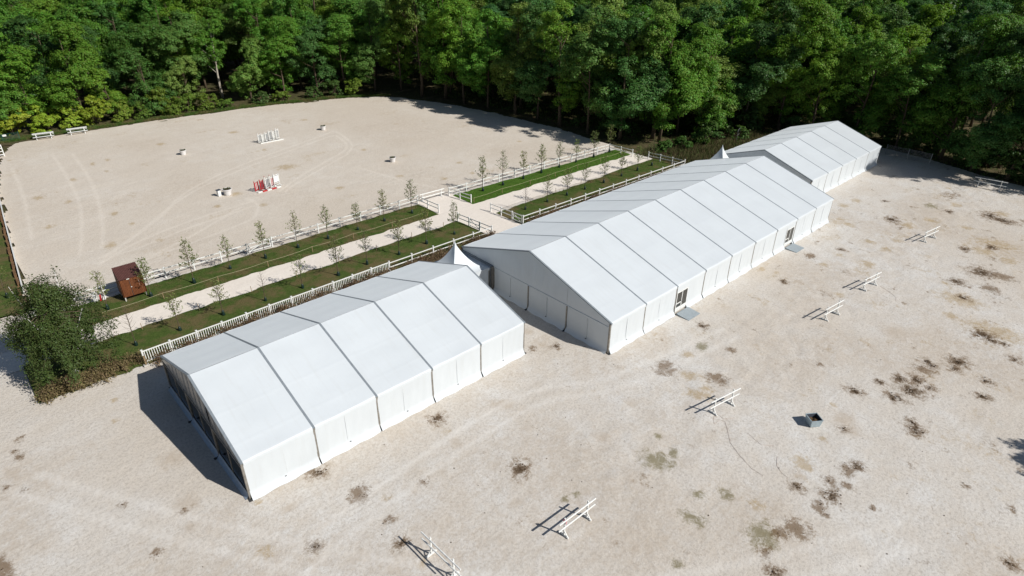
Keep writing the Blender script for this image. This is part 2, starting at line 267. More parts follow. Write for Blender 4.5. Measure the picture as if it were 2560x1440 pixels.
# ground materials --------------------------------------------------
def gravel(name, light, mid, dark, attr=True, speck=1.0):
    t = NT(name); p = t.pos()
    big = t.noise(p, .042, 6, .62); med = t.noise(p, .45, 5, .62); fine = t.noise(p, 5.0, 4, .7); grit = t.noise(p, 22, 2, .7)
    c = t.ramp(big, [(.36, mid), (.60, light)])
    mp = t.node('ShaderNodeMapping'); t.l.new(p, mp.inputs[0]); mp.inputs['Scale'].default_value = (.10, 1.7, 1); mp.inputs['Rotation'].default_value = (0, 0, .12)
    c = t.mix(t.math('MULTIPLY', t.ramp(t.noise(mp.outputs[0], 1.0, 4, .6), [(.5, 0.0), (.72, .5)]), t.ramp(t.noise(p, .12, 3), [(.42, 0.0), (.6, 1.0)])), c, tuple(x*.82 for x in mid))
    c = t.mix(t.ramp(med, [(.42, .55), (.62, 0.0)]), c, mid)
    c = t.mix(t.ramp(fine, [(.36, .5*speck), (.52, 0.0)]), c, dark)
    c = t.mix(t.ramp(grit, [(.30, .55*speck), (.46, 0.0)]), c, dark)
    c = t.mix(t.ramp(grit, [(.56, 0.0), (.72, .45*speck)]), c, tuple(min(1, x*1.18) for x in light))
    if attr:
        at = t.node('ShaderNodeAttribute', attribute_name='stain'); sp = t.node('ShaderNodeSeparateColor'); t.l.new(at.outputs['Color'], sp.inputs[0])
        at2 = t.node('ShaderNodeAttribute', attribute_name='stain2'); sp2 = t.node('ShaderNodeSeparateColor'); t.l.new(at2.outputs['Color'], sp2.inputs[0])
        e = t.noise(p, 1.6, 6, .74, .4); e2 = t.noise(p, 8.0, 5, .78)
        wob = t.math('ADD', t.math('MULTIPLY', t.math('SUBTRACT', e, .5), 2.6), t.math('MULTIPLY', t.math('SUBTRACT', e2, .5), 1.5))
        def msk(ch, lo, hi, top): return t.ramp(t.math('ADD', ch, t.math('MULTIPLY', wob, t.ramp(ch, [(0.0, 0.0), (.15, 1.0)]))), [(lo, 0.0), (hi, top)])
        c = t.mix(msk(sp2.outputs[0], .1, 1.0, .55), c, (.44, .36, .275))              # damp tan
        c = t.mix(msk(sp.outputs[2], .35, .95, .62), c, (.38, .275, .14))       # straw
        c = t.mix(msk(sp2.outputs[1], .3, .9, .72), c, (.17, .145, .062))      # olive
        c = t.mix(msk(sp.outputs[1], .32, .80, .78), c, (.17, .108, .056))     # brown
        c = t.mix(msk(sp.outputs[0], .40, .95, .85), c, (.088, .058, .034))    # dark
        c = t.mix(t.math('MULTIPLY', sp2.outputs[2], .30), c, tuple(min(1, x*1.2) for x in light))   # tyre tracks
    h = t.math('ADD', t.math('MULTIPLY', fine, .6), t.math('MULTIPLY', grit, .5))
    h = t.math('ADD', h, t.math('MULTIPLY', t.noise(p, 1.8, 4, .6), 1.6))
    t.pbr(c, .95, .12, 0, t.bump(h, .55, .05)); return t.m
M['yard'] = gravel('yard_gravel', (.665, .64, .60), (.58, .515, .435), (.38, .335, .285), True, 1.15)
M['arena'] = gravel('arena_sand', (.645, .59, .515), (.58, .51, .425), (.44, .375, .30), True, 1.0)
M['path'] = gravel('path_gravel', (.80, .73, .645), (.74, .665, .58), (.60, .53, .45), False, .5)
def grassmat(name, g1, g2, dry, dryness):
    t = NT(name); p = t.pos()
    a = t.noise(p, .5, 5, .65); b = t.noise(p, 3.5, 4, .7); d = t.noise(p, .22, 5, .6); e = t.noise(p, 16, 3, .7)
    c = t.mix(t.ramp(b, [(.35, 0.0), (.65, 1.0)]), g1, g2)
    c = t.mix(t.ramp(t.math('ADD', t.math('MULTIPLY', a, .55), t.math('MULTIPLY', d, .45)), [(.60-dryness, 0.0), (.70-dryness, .85)]), c, dry)
    c = t.mix(t.ramp(e, [(.3, .65), (.55, 0.0)]), c, tuple(x*.45 for x in g1))
    t.pbr(c, .95, .1, 0, t.bump(t.math('ADD', b, e), .8, .06)); return t.m
M['grass'] = grassmat('grass_turf', (.055, .085, .018), (.085, .125, .028), (.155, .115, .055), .135)
M['lush'] = grassmat('lush_turf', (.055, .115, .014), (.085, .165, .022), (.12, .12, .04), .0)
M['mulch'] = grassmat('leafy_mulch', (.085, .075, .03), (.13, .095, .05), (.17, .125, .08), .16)
M['litter'] = grassmat('forest_floor_litter', (.06, .065, .025), (.10, .08, .04), (.16, .115, .07), .1)
M['blade'] = None
t = NT('grass_blades'); ge = t.node('ShaderNodeNewGeometry'); n = t.noise(t.pos(), .5, 4)
c = t.mix(t.ramp(n, [(.45, 0.0), (.62, 1.0)]), (.065, .125, .02), (.15, .125, .05)); c = t.mix(t.math('MULTIPLY', ge.outputs['Random Per Island'], .5), c, (.03, .06, .012))
t.pbr(c, .8, .15); M['blade'] = t.m
t = NT('dry_reed'); ge = t.node('ShaderNodeNewGeometry')
t.pbr(t.ramp(ge.outputs['Random Per Island'], [(0.0, (.07, .06, .03)), (.5, (.15, .11, .06)), (.75, (.08, .12, .03)), (1.0, (.06, .10, .025))]), .9, .1); M['reed'] = t.m

# ------------------------------------------------------------------ ground
def attr_col(me, name, arr):
    a = me.color_attributes.new(name, 'FLOAT_COLOR', 'POINT'); b = np.ones((len(me.vertices), 4), np.float32); b[:, :3] = arr; a.data.foreach_set('color', b.ravel())
def stain_arrays(x, y, items, tracks=()):
    A = np.zeros((len(x), 3)); B = np.zeros((len(x), 3))
    vx, vy = math.cos(YAW), math.sin(YAW)
    for k, cx, cy, rx, ry in items:
        dx = x-cx; dy = y-cy; wx = CAM_X-cx; wy = CAM_Y-cy; L = math.hypot(wx, wy); ax, ay = wx/L, wy/L
        a = dx*ax+dy*ay; b = -dx*ay+dy*ax
        q = np.sqrt((a/max(ry*1.15, .35))**2+(b/max(rx*1.15, .35))**2)
        v = np.clip(1.25-q*.85, 0, 1)
        if k == 'D': A[:, 0] = np.maximum(A[:, 0], v); A[:, 1] = np.maximum(A[:, 1], np.clip(1.0-q*.36, 0, .8))
        elif k == 'B': A[:, 1] = np.maximum(A[:, 1], v)
        elif k == 'S': A[:, 2] = np.maximum(A[:, 2], v)
        elif k == 'T': B[:, 0] = np.maximum(B[:, 0], v)
        elif k == 'G': B[:, 1] = np.maximum(B[:, 1], v)
    for tr in tracks:
        P = [Vector((*q, 0)) for q in tr]; pts = []
        for i in range(len(P)-1):
            p0 = P[max(i-1, 0)]; p1 = P[i]; p2 = P[i+1]; p3 = P[min(i+2, len(P)-1)]
            for s_ in range(12):
                u = s_/12; pts.append(.5*((2*p1)+(-p0+p2)*u+(2*p0-5*p1+4*p2-p3)*u*u+(-p0+3*p1-3*p2+p3)*u**3))
        pts.append(P[-1])
        for i in range(len(pts)-1):
            ax, ay = pts[i].x, pts[i].y; bx, by = pts[i+1].x-ax, pts[i+1].y-ay; L2 = bx*bx+by*by+1e-6
            near = (np.abs(x-ax) < 6) & (np.abs(y-ay) < 6)
            xx = x[near]-ax; yy = y[near]-ay; u = np.clip((xx*bx+yy*by)/L2, 0, 1); d = np.hypot(xx-u*bx, yy-u*by)
            B[near, 2] = np.maximum(B[near, 2], np.clip(1.15-d/.30, 0, 1))
    return A, B
def grid_sheet(name, xs, ys, m, zf, keep=None, items=None, tracks=(), label=None, extra=None):
    X, Y = np.meshgrid(xs, ys); x = X.ravel(); y = Y.ravel(); z = zf(x, y); nx = len(xs); ny = len(ys)
    i, j = np.meshgrid(np.arange(nx-1), np.arange(ny-1)); a = (j*nx+i).ravel(); f = np.stack([a, a+1, a+1+nx, a+nx], 1)
    if keep is not None:
        cx = x[f].mean(1); cy = y[f].mean(1); f = f[keep(cx, cy)]
        used = np.unique(f); re = np.full(len(x), -1); re[used] = np.arange(len(used)); f = re[f]; x = x[used]; y = y[used]; z = z[used]
    me = np_mesh(name, np.stack([x, y, z], 1), f, m, True)
    if items is not None:
        A, B = stain_arrays(x, y, items, tracks)
        if extra: extra(x, y, A, B)
        attr_col(me, 'stain', A); attr_col(me, 'stain2', B)
    o = link(name, me); o['kind'] = 'structure'
    if label: o['label'] = label
    return o
# forest floor and outer land: one sheet out to the horizon
o = link('terrain', mesh('terrain', [(-1500, -1500, -.14), (1700, -1500, -.14), (1700, 1700, -.14), (-1500, 1700, -.14)], [(0, 1, 2, 3)], M['litter'])); o['kind'] = 'structure'
o = link('gravel_ground', mesh('gravel_ground', [(-90, -120, -.06), (112, -120, -.06), (112, 17, -.06), (-90, 17, -.06)], [(0, 1, 2, 3)], M['yard'])); o['kind'] = 'structure'

# clearing outline (forest stands outside it)
EDGE = [(-40, 108), (-10, 108.3), (12, 108), (26, 107), (45, 105.3), (56, 103.5), (64, 100.5), (70, 97.5), (77, 92.5), (82, 84), (84, 66), (84.8, 44), (86.5, 35), (92, 31),
        (100, 28.5), (105, 26), (110, 20), (115, 11), (116.5, 2), (115.5, -5), (113, -13), (111.5, -21), (110, -40), (108, -60)]
POLY = EDGE+[(90, -140), (-140, -140), (-140, 108)]
def inside(px, py, poly=POLY):
    px = np.asarray(px, float); py = np.asarray(py, float); c = np.zeros(px.shape, bool); n = len(poly)
    for i in range(n):
        x1, y1 = poly[i]; x2, y2 = poly[(i+1) % n]
        if y1 == y2: continue
        cond = ((y1 > py) != (y2 > py)) & (px < (x2-x1)*(py-y1)/(y2-y1)+x1); c ^= cond
    return c
def hoof(x, y): return (.012+.03*np.exp(-((y+14.5)/5)**2)*np.clip((x-10)/12, 0, 1))*vnoise(x, y, 3, .75)+.02*vnoise(x, y, 5, 3.1)+.012*np.maximum(0, vnoise(x, y, 9, .55)-.3)
def yard_extra(x, y, A, B):
    # trampled band along the hurdles, worn ground by the tents
    band = np.exp(-((y+15+2*vnoise(x, y, 21, 9))/4.5)**2)*np.clip((x-12)/12, 0, 1)
    B[:, 0] = np.maximum(B[:, 0], .55*band*(.5+.5*vnoise(x, y, 22, 1.1)))
    near = np.exp(-np.maximum(0, -y-1.0)/2.2)*(x < 33)*(x > -3)*(y < 1)
    B[:, 0] = np.maximum(B[:, 0], near*(.45+.35*vnoise(x, y, 23, 2.5)))
    rnd = np.clip(vnoise(x, y, 31, 2.0)*1.3-.45, 0, 1)*np.clip((x-10)/40, .15, 1)
    A[:, 2] = np.maximum(A[:, 2], rnd*.72); A[:, 1] = np.maximum(A[:, 1], np.clip(vnoise(x, y, 37, 3.3)*1.5-.75, 0, .62)*np.clip((x-25)/50, 0, 1)*np.clip((-y-4)/8, 0, 1))
    B[:, 0] = np.maximum(B[:, 0], np.clip(vnoise(x, y, 33, 6.0)*.8+.5*vnoise(x, y, 34, 17.0), 0, .62))
    dots = np.clip(vnoise(x, y, 35, .9)*2.2-1.35, 0, 1)*np.clip(.25+x/80, 0, 1)
    A[:, 1] = np.maximum(A[:, 1], dots*.8)
YTRACKS = [[(-12, -9), (4, -5.2), (20, -4.2), (28, -7.5), (42, -10)], [(-12, -10.7), (4, -6.9), (20, -5.9), (28, -9.2), (42, -11.7)], [(-10, 12), (-4, 2), (4, -10), (14, -21), (30, -30)], [(-11.6, 11.4), (-5.6, 1.3), (2.5, -11), (12.7, -22.2), (29, -31.5)]]
yard_keep = lambda x, y: inside(x, y) & (x < 117-.02*abs(y)) & ~((y > 36.2) & (x > -6)) & ~((y > 37.6+.25*np.sin(x*2))) & ~((x > 80) & (y > 18))
grid_sheet('yard', np.arange(-26, 117.5, .34), np.arange(-50, 38.5, .34), M['yard'], lambda x, y: hoof(x, y), yard_keep, STAINS, YTRACKS, None, yard_extra)

ARENA = [(-5.9, 42), (-5.2, 36.3), (20, 36.0), (44, 35.7), (80.6, 34.8), (81.4, 50), (80.5, 62), (79.0, 72), (76.5, 82), (73, 90.5), (69, 95.5), (62, 98.6), (52, 101.2), (44, 103), (26, 104.6), (12, 105.6), (2.5, 104.5), (-.5, 98), (-3.2, 79)]
def arena_keep(x, y):
    return inside(x+.35*vnoise(x, y, 41, 1.7), y+.35*vnoise(x, y, 42, 1.9), ARENA)
def arena_extra(x, y, A, B):
    A[:, 2] = np.maximum(A[:, 2], np.clip(vnoise(x, y, 51, 2.6)*1.2-.62, 0, .5))
    B[:, 0] = np.maximum(B[:, 0], np.clip(vnoise(x, y, 53, 9)*.6-.05, 0, .35))
grid_sheet('arena_sand', np.arange(-6.5, 82, .3), np.arange(33.5, 107, .3), M['arena'], lambda x, y: .03+.02*vnoise(x, y, 4, 2.2)+.01*vnoise(x, y, 6, .8), arena_keep, STRAW, TRACKS, None, arena_extra)

def strip(name, xs, lo, hi, m, z, ny=14, amp=.22, seed=60, axis='x', bulge=.0):
    """a ground sheet between two wobbly edges"""
    V = []; n = len(xs)
    for j in range(ny+1):
        u = j/ny
        for x in xs:
            a = lo(x)+amp*float(vnoise(x, 3.3, seed, 1.1))+.5*amp*float(vnoise(x, 1.3, seed+1, .45)); b = hi(x)+amp*float(vnoise(x, 9.3, seed+2, 1.3))+.5*amp*float(vnoise(x, 5.3, seed+3, .5))
            y = a+(b-a)*u; zz = z+bulge*math.sin(math.pi*u)
            V.append((x, y, zz) if axis == 'x' else (y, x, zz))
    Fc = [(j*n+i, j*n+i+1, (j+1)*n+i+1, (j+1)*n+i) for j in range(ny) for i in range(n-1)]
    if axis == 'y': Fc = [q[::-1] for q in Fc]
    o = link(name, mesh(name, V, Fc, m, True)); o['kind'] = 'structure'; return o
ar = lambda a, b, s: list(np.arange(a, b+1e-6, s))
strip('footpath', ar(-13, 79.5, .4), lambda x: 26.7-.02*max(0, x-44) - (1.2 if 38 < x < 46 else 0), lambda x: 30.6+(.6 if 38 < x < 45.5 else 0), M['path'], .050, 6, .1, 61)
strip('crossing_path', ar(15.5, 36.2, .4), lambda y: 38.6, lambda y: 44.6, M['path'], .056, 6, .18, 64, 'y')
strip('soil_bed', ar(.6, 39.4, .4), lambda x: 18.6, lambda x: 21.0, M['mulch'], .044, 8, .3, 66)
strip('soil_bed', ar(44.6, 82, .4), lambda x: 18.0, lambda x: 20.8, M['mulch'], .044, 8, .3, 69)
strip('grass_verge', ar(-6.2, 38.7, .3), lambda x: 30.5, lambda x: 35.3, M['grass'], .064, 14, .16, 71, bulge=.05)
strip('grass_verge', ar(-8.4, 39.0, .3), lambda x: 20.2 + (.2 if x < 0 else .3), lambda x: 27.0, M['grass'], .064, 18, .2, 75, bulge=.08)
strip('grass_verge', ar(44.2, 79.2, .3), lambda x: 30.2-.01*(x-44), lambda x: 34.7-.04*(x-44)+.1, M['lush'], .064, 14, .16, 79, bulge=.05)
strip('grass_verge', ar(44.5, 80.0, .3), lambda x: 20.4, lambda x: 25.7+.012*(x-44), M['grass'], .064, 14, .2, 83, bulge=.05)
strip('grass_meadow', ar(37.9, 108, .8), lambda y: -60, lambda y: -6.3+max(0, (y-42))*.063-.5*math.exp(-(y-38)/3), M['grass'], .06, 30, .15, 87, 'y')
strip('grass_margin', ar(-40, 70, .6), lambda x: 103.6-.00 if x < 12 else (104.2 if x < 26 else (103.6-(x-26)*.09 if x < 44 else 101.6-(x-44)*.2)), lambda x: 111, M['litter'], .02, 8, .5, 91)

# ------------------------------------------------------------------ marquee tents
def quad_grid(fn, nu, nv):
    V = [fn(i/nu, j/nv) for j in range(nv+1) for i in range(nu+1)]; n = nu+1
    return V, [(j*n+i, j*n+i+1, (j+1)*n+i+1, (j+1)*n+i) for j in range(nv) for i in range(nu)]
def tent(label, x0, y0, w, n, ez, rz, front='fabric', doors=(), back='fabric', hide_left=False):
    R = root('marquee_tent', (x0, y0, 0), label, 'marquee', 'white marquee tents in a row'); L = 5.0; hw = w/2
    # roof panels, one for each bay and slope, with the welded seams of the fabric as fine ribs
    for j in range(n):
        for side in (0, 1):
            ph = random.uniform(0, 6); k = random.uniform(.6, 1.3)
            def fn(u, v, side=side, ph=ph, k=k):
                g = .085; x = g+(L-2*g)*u; t = v*1.05-.05
                if t < 0: yy = -.10-.02*math.sin(u*14+ph); zz = ez-.26*(-t/.05)+.01*math.sin(u*9+ph)
                else:
                    yy = -.10+(hw+.10-.012)*t; zz = ez+(rz-ez)*t-.06*k*math.sin(math.pi*u)*math.sin(math.pi*t)**.5+.007*math.sin(t*22+ph)*math.sin(math.pi*u)
                    s = (t*6.0) % 1.0
                    if s < .045 and 0 < t < .97: zz += .010
                return (x, yy if side == 0 else w-yy, zz)
            V, Fc = quad_grid(fn, 10, 66)
            if side: Fc = [q[::-1] for q in Fc]
            link('roof_panel', mesh('roof_panel', V, Fc, M['fabric'], True), R, (j*L, 0, 0))
    # rafters (dark keder rails between the panels) and ridge
    for j in range(n+1):
        mb = MB()
        x = j*L
        sl = math.atan2(rz-ez, hw)
        dz = .035
        mb.bar((x, -.12, ez-dz-.02), (x, hw, rz-dz), .17, .10); mb.bar((x, hw, rz-dz-.002), (x, w+.12, ez-dz-.022), .17, .10)
        mb.obj('rafter', M['keder'], R)
        for y in (0.0, w):
            p = boxo('post', M['alu'], R, (x, y+(.03 if y == 0 else -.03), ez/2-.05), (.15, .16, ez-.2))
            boxo('base_plate', M['strap'], p, (0, -.14 if y == 0 else .14, -(ez-.2)/2-.03), (.30, .34, .05))
    # side walls
    def wall(side, j, zt):
        ph = random.uniform(0, 6); am = random.uniform(.5, 1.2)
        def fn(u, v):
            x = .05+(L-.10)*u; z = zt*(1-v); 
            y = .035*am*math.sin(math.pi*u)*math.sin(math.pi*min(1, v*1.1))+.010*math.sin(u*23+ph)*math.sin(v*3)+.007*math.sin(u*41+v*5+ph)
            if v > .86: y -= (v-.86)*2.0*(1+.15*math.sin(u*15+ph))
            z = max(z, .006)
            return (x, (y-.045) if side == 0 else w-(y-.045), z)
        V, Fc = quad_grid(fn, 24, 16)
        if side == 0: Fc = [q[::-1] for q in Fc]
        P = link('wall_panel', mesh('wall_panel', V, Fc, M['wallfab'], True), R, (j*L, 0, 0))
        ys = -.075 if side == 0 else w+.075
        boxo('seam', M['seam'], P, (L/2+random.uniform(-.25, .25), ys+.048, zt*.55), (.024, .04, zt*.78))
        boxo('strap', M['strap'], P, (L/2, ys-(.02 if side == 0 else -.02), .42), (.10, .05, .04))
    for j in range(n):
        for side in (0, 1): 
            if side == 0 and j in [d[0] for d in doors]:
                d0, d1 = [d[1:] for d in doors if d[0] == j][0]
                for a, b in ((.085, d0), (d1, L-.085)):
                    if b-a < .1: continue
                    def fn(u, v, a=a, b=b):
                        y = .02*math.sin(u*9)*math.sin(math.pi*v); z = max(.006, (ez-.12)*(1-v))
                        if v > .86: y -= (v-.86)*2.0
                        return (a+(b-a)*u, y-.045, z)
                    V, Fc = quad_grid(fn, 8, 14); link('wall_panel', mesh('wall_panel', V, [q[::-1] for q in Fc], M['wallfab'], True), R, (j*L, 0, 0))
                boxo('lintel', M['wallfab'], R, (j*L+(d0+d1)/2, -.03, (2.42+ez-.12)/2), (d1-d0-.01, .05, ez-.12-2.42-.01))
                D = root('door', (j*L+d0, -.06, .12), None, None); D.parent = R
                wd = d1-d0; hd = 2.28
                mb = MB()
                for xx in (.04, wd/2, wd-.04): mb.box((xx, 0, hd/2), (.09, .07, hd))
                mb.box((wd/2, 0, hd-.04), (wd-.18, .068, .09)); mb.box((wd/4, 0, .28), (wd/2-.12, .064, .48)); mb.box((wd*.75, 0, .28), (wd/2-.12, .064, .48)); mb.box((wd*.25, 0, .98), (wd/2-.12, .066, .10))
                mb.obj('frame', M['white'], D)
                boxo('pane', M['doorglass'], D, (wd*.25, .0, 1.62), (wd/2-.13, .02, 1.16)); boxo('pane', M['doorglass'], D, (wd*.25, .0, .725), (wd/2-.13, .02, .40)); boxo('pane', M['doorglass'], D, (wd*.75, .0, 1.36), (wd/2-.13, .02, 1.68))
                MB().bar((wd/2-.06, -.06, 1.05), (wd/2+.10, -.06, 1.05), .04).obj('handle', M['steel'], D)
            else: wall(side, j, ez-.12)
    # gables
    def gable(x, s, kind):
        nb = max(2, round(w/5)); bw = w/nb
        zr = lambda y: ez+(rz-ez)*(1-abs(y-hw)/hw)-.09
        for b in range(nb):
            a, c = b*bw, (b+1)*bw
            ph = random.uniform(0, 6)
            def up(u, v, a=a, c=c, ph=ph):
                y = a+.004+(c-a-.008)*u; z = ez-.5+(zr(y)-ez+.5)*v
                k = math.exp(-((y-hw)/3.2)**2)
                return (x+s*(.03+.02*math.sin(math.pi*v)+(.012+.03*k)*math.sin(u*31+v*3*math.sin(ph)+ph)*math.sin(math.pi*v)), y, z)
            V, Fc = quad_grid(up, 40, 8)
            if s > 0: Fc = Fc
            else: Fc = [q[::-1] for q in Fc]
            link('gable_panel', mesh('gable_panel', V, Fc, M['tintfoil'] if kind == 'glass' else M['wallfab'], True), R)
            if kind == 'glass':
                for h in range(2):
                    y0_, y1_ = a+h*bw/2+.06, a+(h+1)*bw/2-.06
                    boxo('window_foil', M['pvc'], R, (x+s*.0, (y0_+y1_)/2, (ez-.5+.42)/2), (.012, y1_-y0_, ez-.5-.42))
                    if 0 < a+h*bw/2: boxo('mullion', M['alu'], R, (x+s*.01, a+h*bw/2, (ez-.5)/2+.1), (.06, .07, ez-.6))
                V, Fc = quad_grid(lambda u, v: (x+s*(.04+.25*v**2), a+.05+(bw-.1)*u, max(.006, .42*(1-v))), 12, 5)
                link('plinth_skirt', mesh('plinth_skirt', V, [q[::-1] for q in Fc], M['plinth'], True), R)
            else:
                def lo(u, v, a=a, c=c, ph=ph):
                    y = a+.08+(c-a-.16)*u; z = max(.006, (ez-.5)*(1-v)); d = .02*math.sin(u*19+ph)*math.sin(math.pi*v)
                    if v > .86: d += (v-.86)*2.2*(1+.2*math.sin(u*17+ph))
                    return (x+s*(.02+d), y, z)
                V, Fc = quad_grid(lo, 20, 16)
                P = link('gable_wall', mesh('gable_wall', V, Fc[::-1] if s > 0 else [q[::-1] for q in Fc], M['wallfab'], True), R)
                boxo('seam', M['seam'], P, (x+s*.045, (a+c)/2, (ez-.5)*.5), (.08, .03, (ez-.5)*.82)); boxo('strap', M['strap'], P, (x+s*.13, (a+c)/2, .36), (.05, .16, .05))
            if b:
                boxo('gable_post', M['alu'], R, (x+s*.03, a, (ez-.6)/2), (.12, .13, ez-.6)); boxo('base_plate', M['strap'], R, (x+s*.24, a, .03), (.4, .2, .05))
        boxo('gable_rail', M['seam' if kind != 'glass' else 'alu'], R, (x+s*.045, hw, ez-.5), (.07, w-.3, .07))
    gable(-.0, -1, front); gable(n*L, 1, back)
    if front == 'glass':
        o = boxo('floor_covering', M['interior'], R, (n*L/2, hw, .045), (n*L-.3, w-.3, .03))
    return R
XA, YA, WA = 0.0, 0.0, 15.6
XB, YB, WB = 30.6, -5.16, 20.65
XC, YC, WC = 80.8, 0.0, 15.4
tent('nearest white marquee with five roof bays and a dark glazed gable end', XA, YA, WA, 5, 3.26, 5.80, 'glass')
tent('longest white marquee, nine roof bays, with two glazed doors along its side', XB, YB, WB, 9, 3.22, 6.46, 'fabric', ((2, .15, 2.05), (6, 2.75, 4.65)))
tent('farthest white marquee standing beside the dark forest edge', XC, YC, WC, 5, 3.05, 5.68)

def ramp(x, y, label):
    v = [(0, 0, .0), (2.0, 0, .0), (2.0, -1.45, .0), (0, -1.45, .0), (0, 0, .17), (2.0, 0, .17), (2.0, -1.45, .035), (0, -1.45, .035)]
    o = link('door_ramp', mesh('door_ramp', v, [(3, 2, 1, 0), (4, 7, 6, 5), (0, 1, 5, 4), (1, 2, 6, 5), (2, 3, 7, 6), (3, 0, 4, 7)], M['ramp']), None, (x, y, .0))
    o.data.flip_normals() if False else None
    return tag(o, label, 'ramp', 'ramps at the marquee doors')
ramp(40.75, YB-.32, 'grey wooden ramp at the nearer glazed door of the long marquee')
ramp(63.35, YB-.32, 'grey wooden ramp at the farther glazed door of the long marquee')

def pagoda(xc, yc, hx, hy, ez, pz, label, back):
    R = root('pagoda_tent', (xc, yc, 0), label, 'pagoda tent', 'peaked white link tents between the marquees')
    for k in range(4):
        ca, sa = [(1, 0), (0, 1), (-1, 0), (0, -1)][k]
        def fn(u, v):
            t = 1-v; prof = (1-t)**2.3
            z = ez+(pz-ez)*(.10*(1-t)+.90*prof)-.10*math.sin(math.pi*u)*t*(1-t)*2 - .20*(math.sin(math.pi*u))*t*t*0
            r = max(t, .018); q = (2*u-1)
            # panels draw in between the corners
            a, b = r*(1-.06*math.cos(q*math.pi/2)*t), r*q
            X = ca*a-sa*b; Y = sa*a+ca*b
            return (X*hx, Y*hy, z)
        V, Fc = quad_grid(fn, 16, 22); link('roof_panel', mesh('roof_panel', V, Fc, M['fabric'], True), R)
        def va(u, v):
            q = 2*u-1; a = 1-.06*math.cos(q*math.pi/2); X = ca*a-sa*q; Y = sa*a+ca*q
            return (X*hx, Y*hy, ez-.28*v)
        V, Fc = quad_grid(va, 12, 2); link('valance', mesh('valance', V, Fc, M['wallfab'], True), R)
    MB().lathe([(.05, 0), (.045, .12), (.0, .30)], 8, (0, 0, pz-.02)).obj('finial', M['fabric'], R, smooth=True)
    for sx in (-1, 1):
        for sy in (-1, 1): boxo('post', M['alu'], R, (sx*(hx-.08), sy*(hy-.08), ez/2), (.11, .11, ez-.02))
    for sy in (-1, 1):
        V, Fc = quad_grid(lambda u, v: (-hx+.15+(2*hx-.3)*u, sy*(hy-.06+.02*math.sin(u*20)), max(.006, (ez-.1)*(1-v))), 16, 8)
        link('side_wall', mesh('side_wall', V, Fc, M['wallfab'], True), R)
    # link roof and gutter against the marquee gable
    V = [(hx-.05, -hy+.05, ez-.28), (back, -hy+.05, ez-.05), (back, hy-.05, ez-.05), (hx-.05, hy-.05, ez-.28)]
    link('link_roof', mesh('link_roof', V, [(0, 1, 2, 3)], M['fabric']), R)
    MB().bar((back-.06, -hy-.05, ez+.05), (back-.06, hy, ez+.05), .16, .20).obj('gutter', M['keder'], R)
    MB().box((back-.12, -hy-.02, ez/2), (.16, .14, ez)).box((back-.12, -hy-.05, ez-.02), (.30, .26, .16)).obj('downpipe', M['alu'], R)
    return R
pagoda(27.65, 12.95, 2.45, 2.5, 2.75, 5.45, 'peaked white pagoda tent linking the nearest and the longest marquee', 2.88)
pagoda(78.1, 12.9, 2.35, 2.45, 2.75, 5.5, 'peaked white pagoda tent linking the longest and the farthest marquee', 2.62)

# ------------------------------------------------------------------ fences
def fence(name, label, A, B, n, group, h=1.25, rails=(1.14, .62), pw=.12, rw=.04, rh=.105, m='white', picket=False, first=True, gates=(), last=True):
    A = Vector((*A, 0)); B = Vector((*B, 0)); d = B-A; L = d.length; rz = math.atan2(d.y, d.x); s = L/n
    R = root(name, A, label, 'fence', group, rz); mm = M[m]
    for i in range(n+1):
        if (i == 0 and not first) or (i == n and not last): continue
        P = boxo('post', mm, R, (i*s, 0, h/2), (pw, pw, h), (random.uniform(-.012, .012), random.uniform(-.012, .012), 0))
        boxo('cap', mm, P, (0, 0, h/2+.02), (pw+.05, pw+.05, .036))
    for i in range(n):
        if i in gates: continue
        for z in rails:
            boxo('rail', mm, R, (i*s+s/2, 0, z+random.uniform(-.012, .012)), (s-pw-.01, rw, rh), (0, random.uniform(-.006, .006), 0))
        if picket:
            k = int((s-pw)/.19)
            for q in range(k):
                x = i*s+pw/2+(q+.5)*(s-pw)/k
                boxo('picket', mm, R, (x, -.035, .60), (.058, .022, 1.12), (0, random.uniform(-.02, .02), 0))
    return R
GF = 'white paddock fences'
fence('rail_fence', 'white two-rail fence between the arena sand and the long grass verge, left of the crossing', (-6.0, 36.0), (38.65, 35.45), 15, GF, gates=(7,))
fence('rail_fence', 'short white fence closing the left arena verge at the crossing', (38.65, 35.45), (38.85, 30.9), 2, GF, first=False)
fence('rail_fence', 'white two-rail fence between the arena sand and the bright green verge, right of the crossing', (43.76, 35.0), (77.8, 33.75), 11, GF)
fence('rail_fence', 'short white fence at the near end of the bright green verge', (43.76, 35.0), (44.35, 30.8), 2, GF, first=False)
fence('rail_fence', 'short white fence in the forest shade at the far end of the bright green verge', (77.8, 33.75), (78.2, 29.1), 2, GF, first=False)
fence('picket_fence', 'white picket fence running along behind the nearest marquee', (-.5, 20.75), (24.6, 20.95), 11, GF, 1.35, (1.22, .2), picket=True)
fence('rail_fence', 'white two-rail fence among hedge plants behind the first pagoda tent', (24.6, 20.95), (39.4, 20.75), 5, GF, 1.35, first=False)
fence('rail_fence', 'short white fence with a gate at the right end of the lower left verge', (39.4, 20.75), (38.95, 26.9), 3, GF, first=False, gates=(1,))
fence('rail_fence', 'short white fence with a gate at the left end of the lower right verge', (44.7, 20.7), (44.35, 26.65), 3, GF, gates=(0,))
fence('rail_fence', 'white two-rail fence among hedge plants behind the longest marquee', (44.7, 20.7), (80.0, 20.0), 12, GF, 1.35, first=False)
fence('rail_fence', 'short white fence at the far right end of the lower right verge', (80.0, 20.0), (79.2, 26.5), 3, GF, first=False)
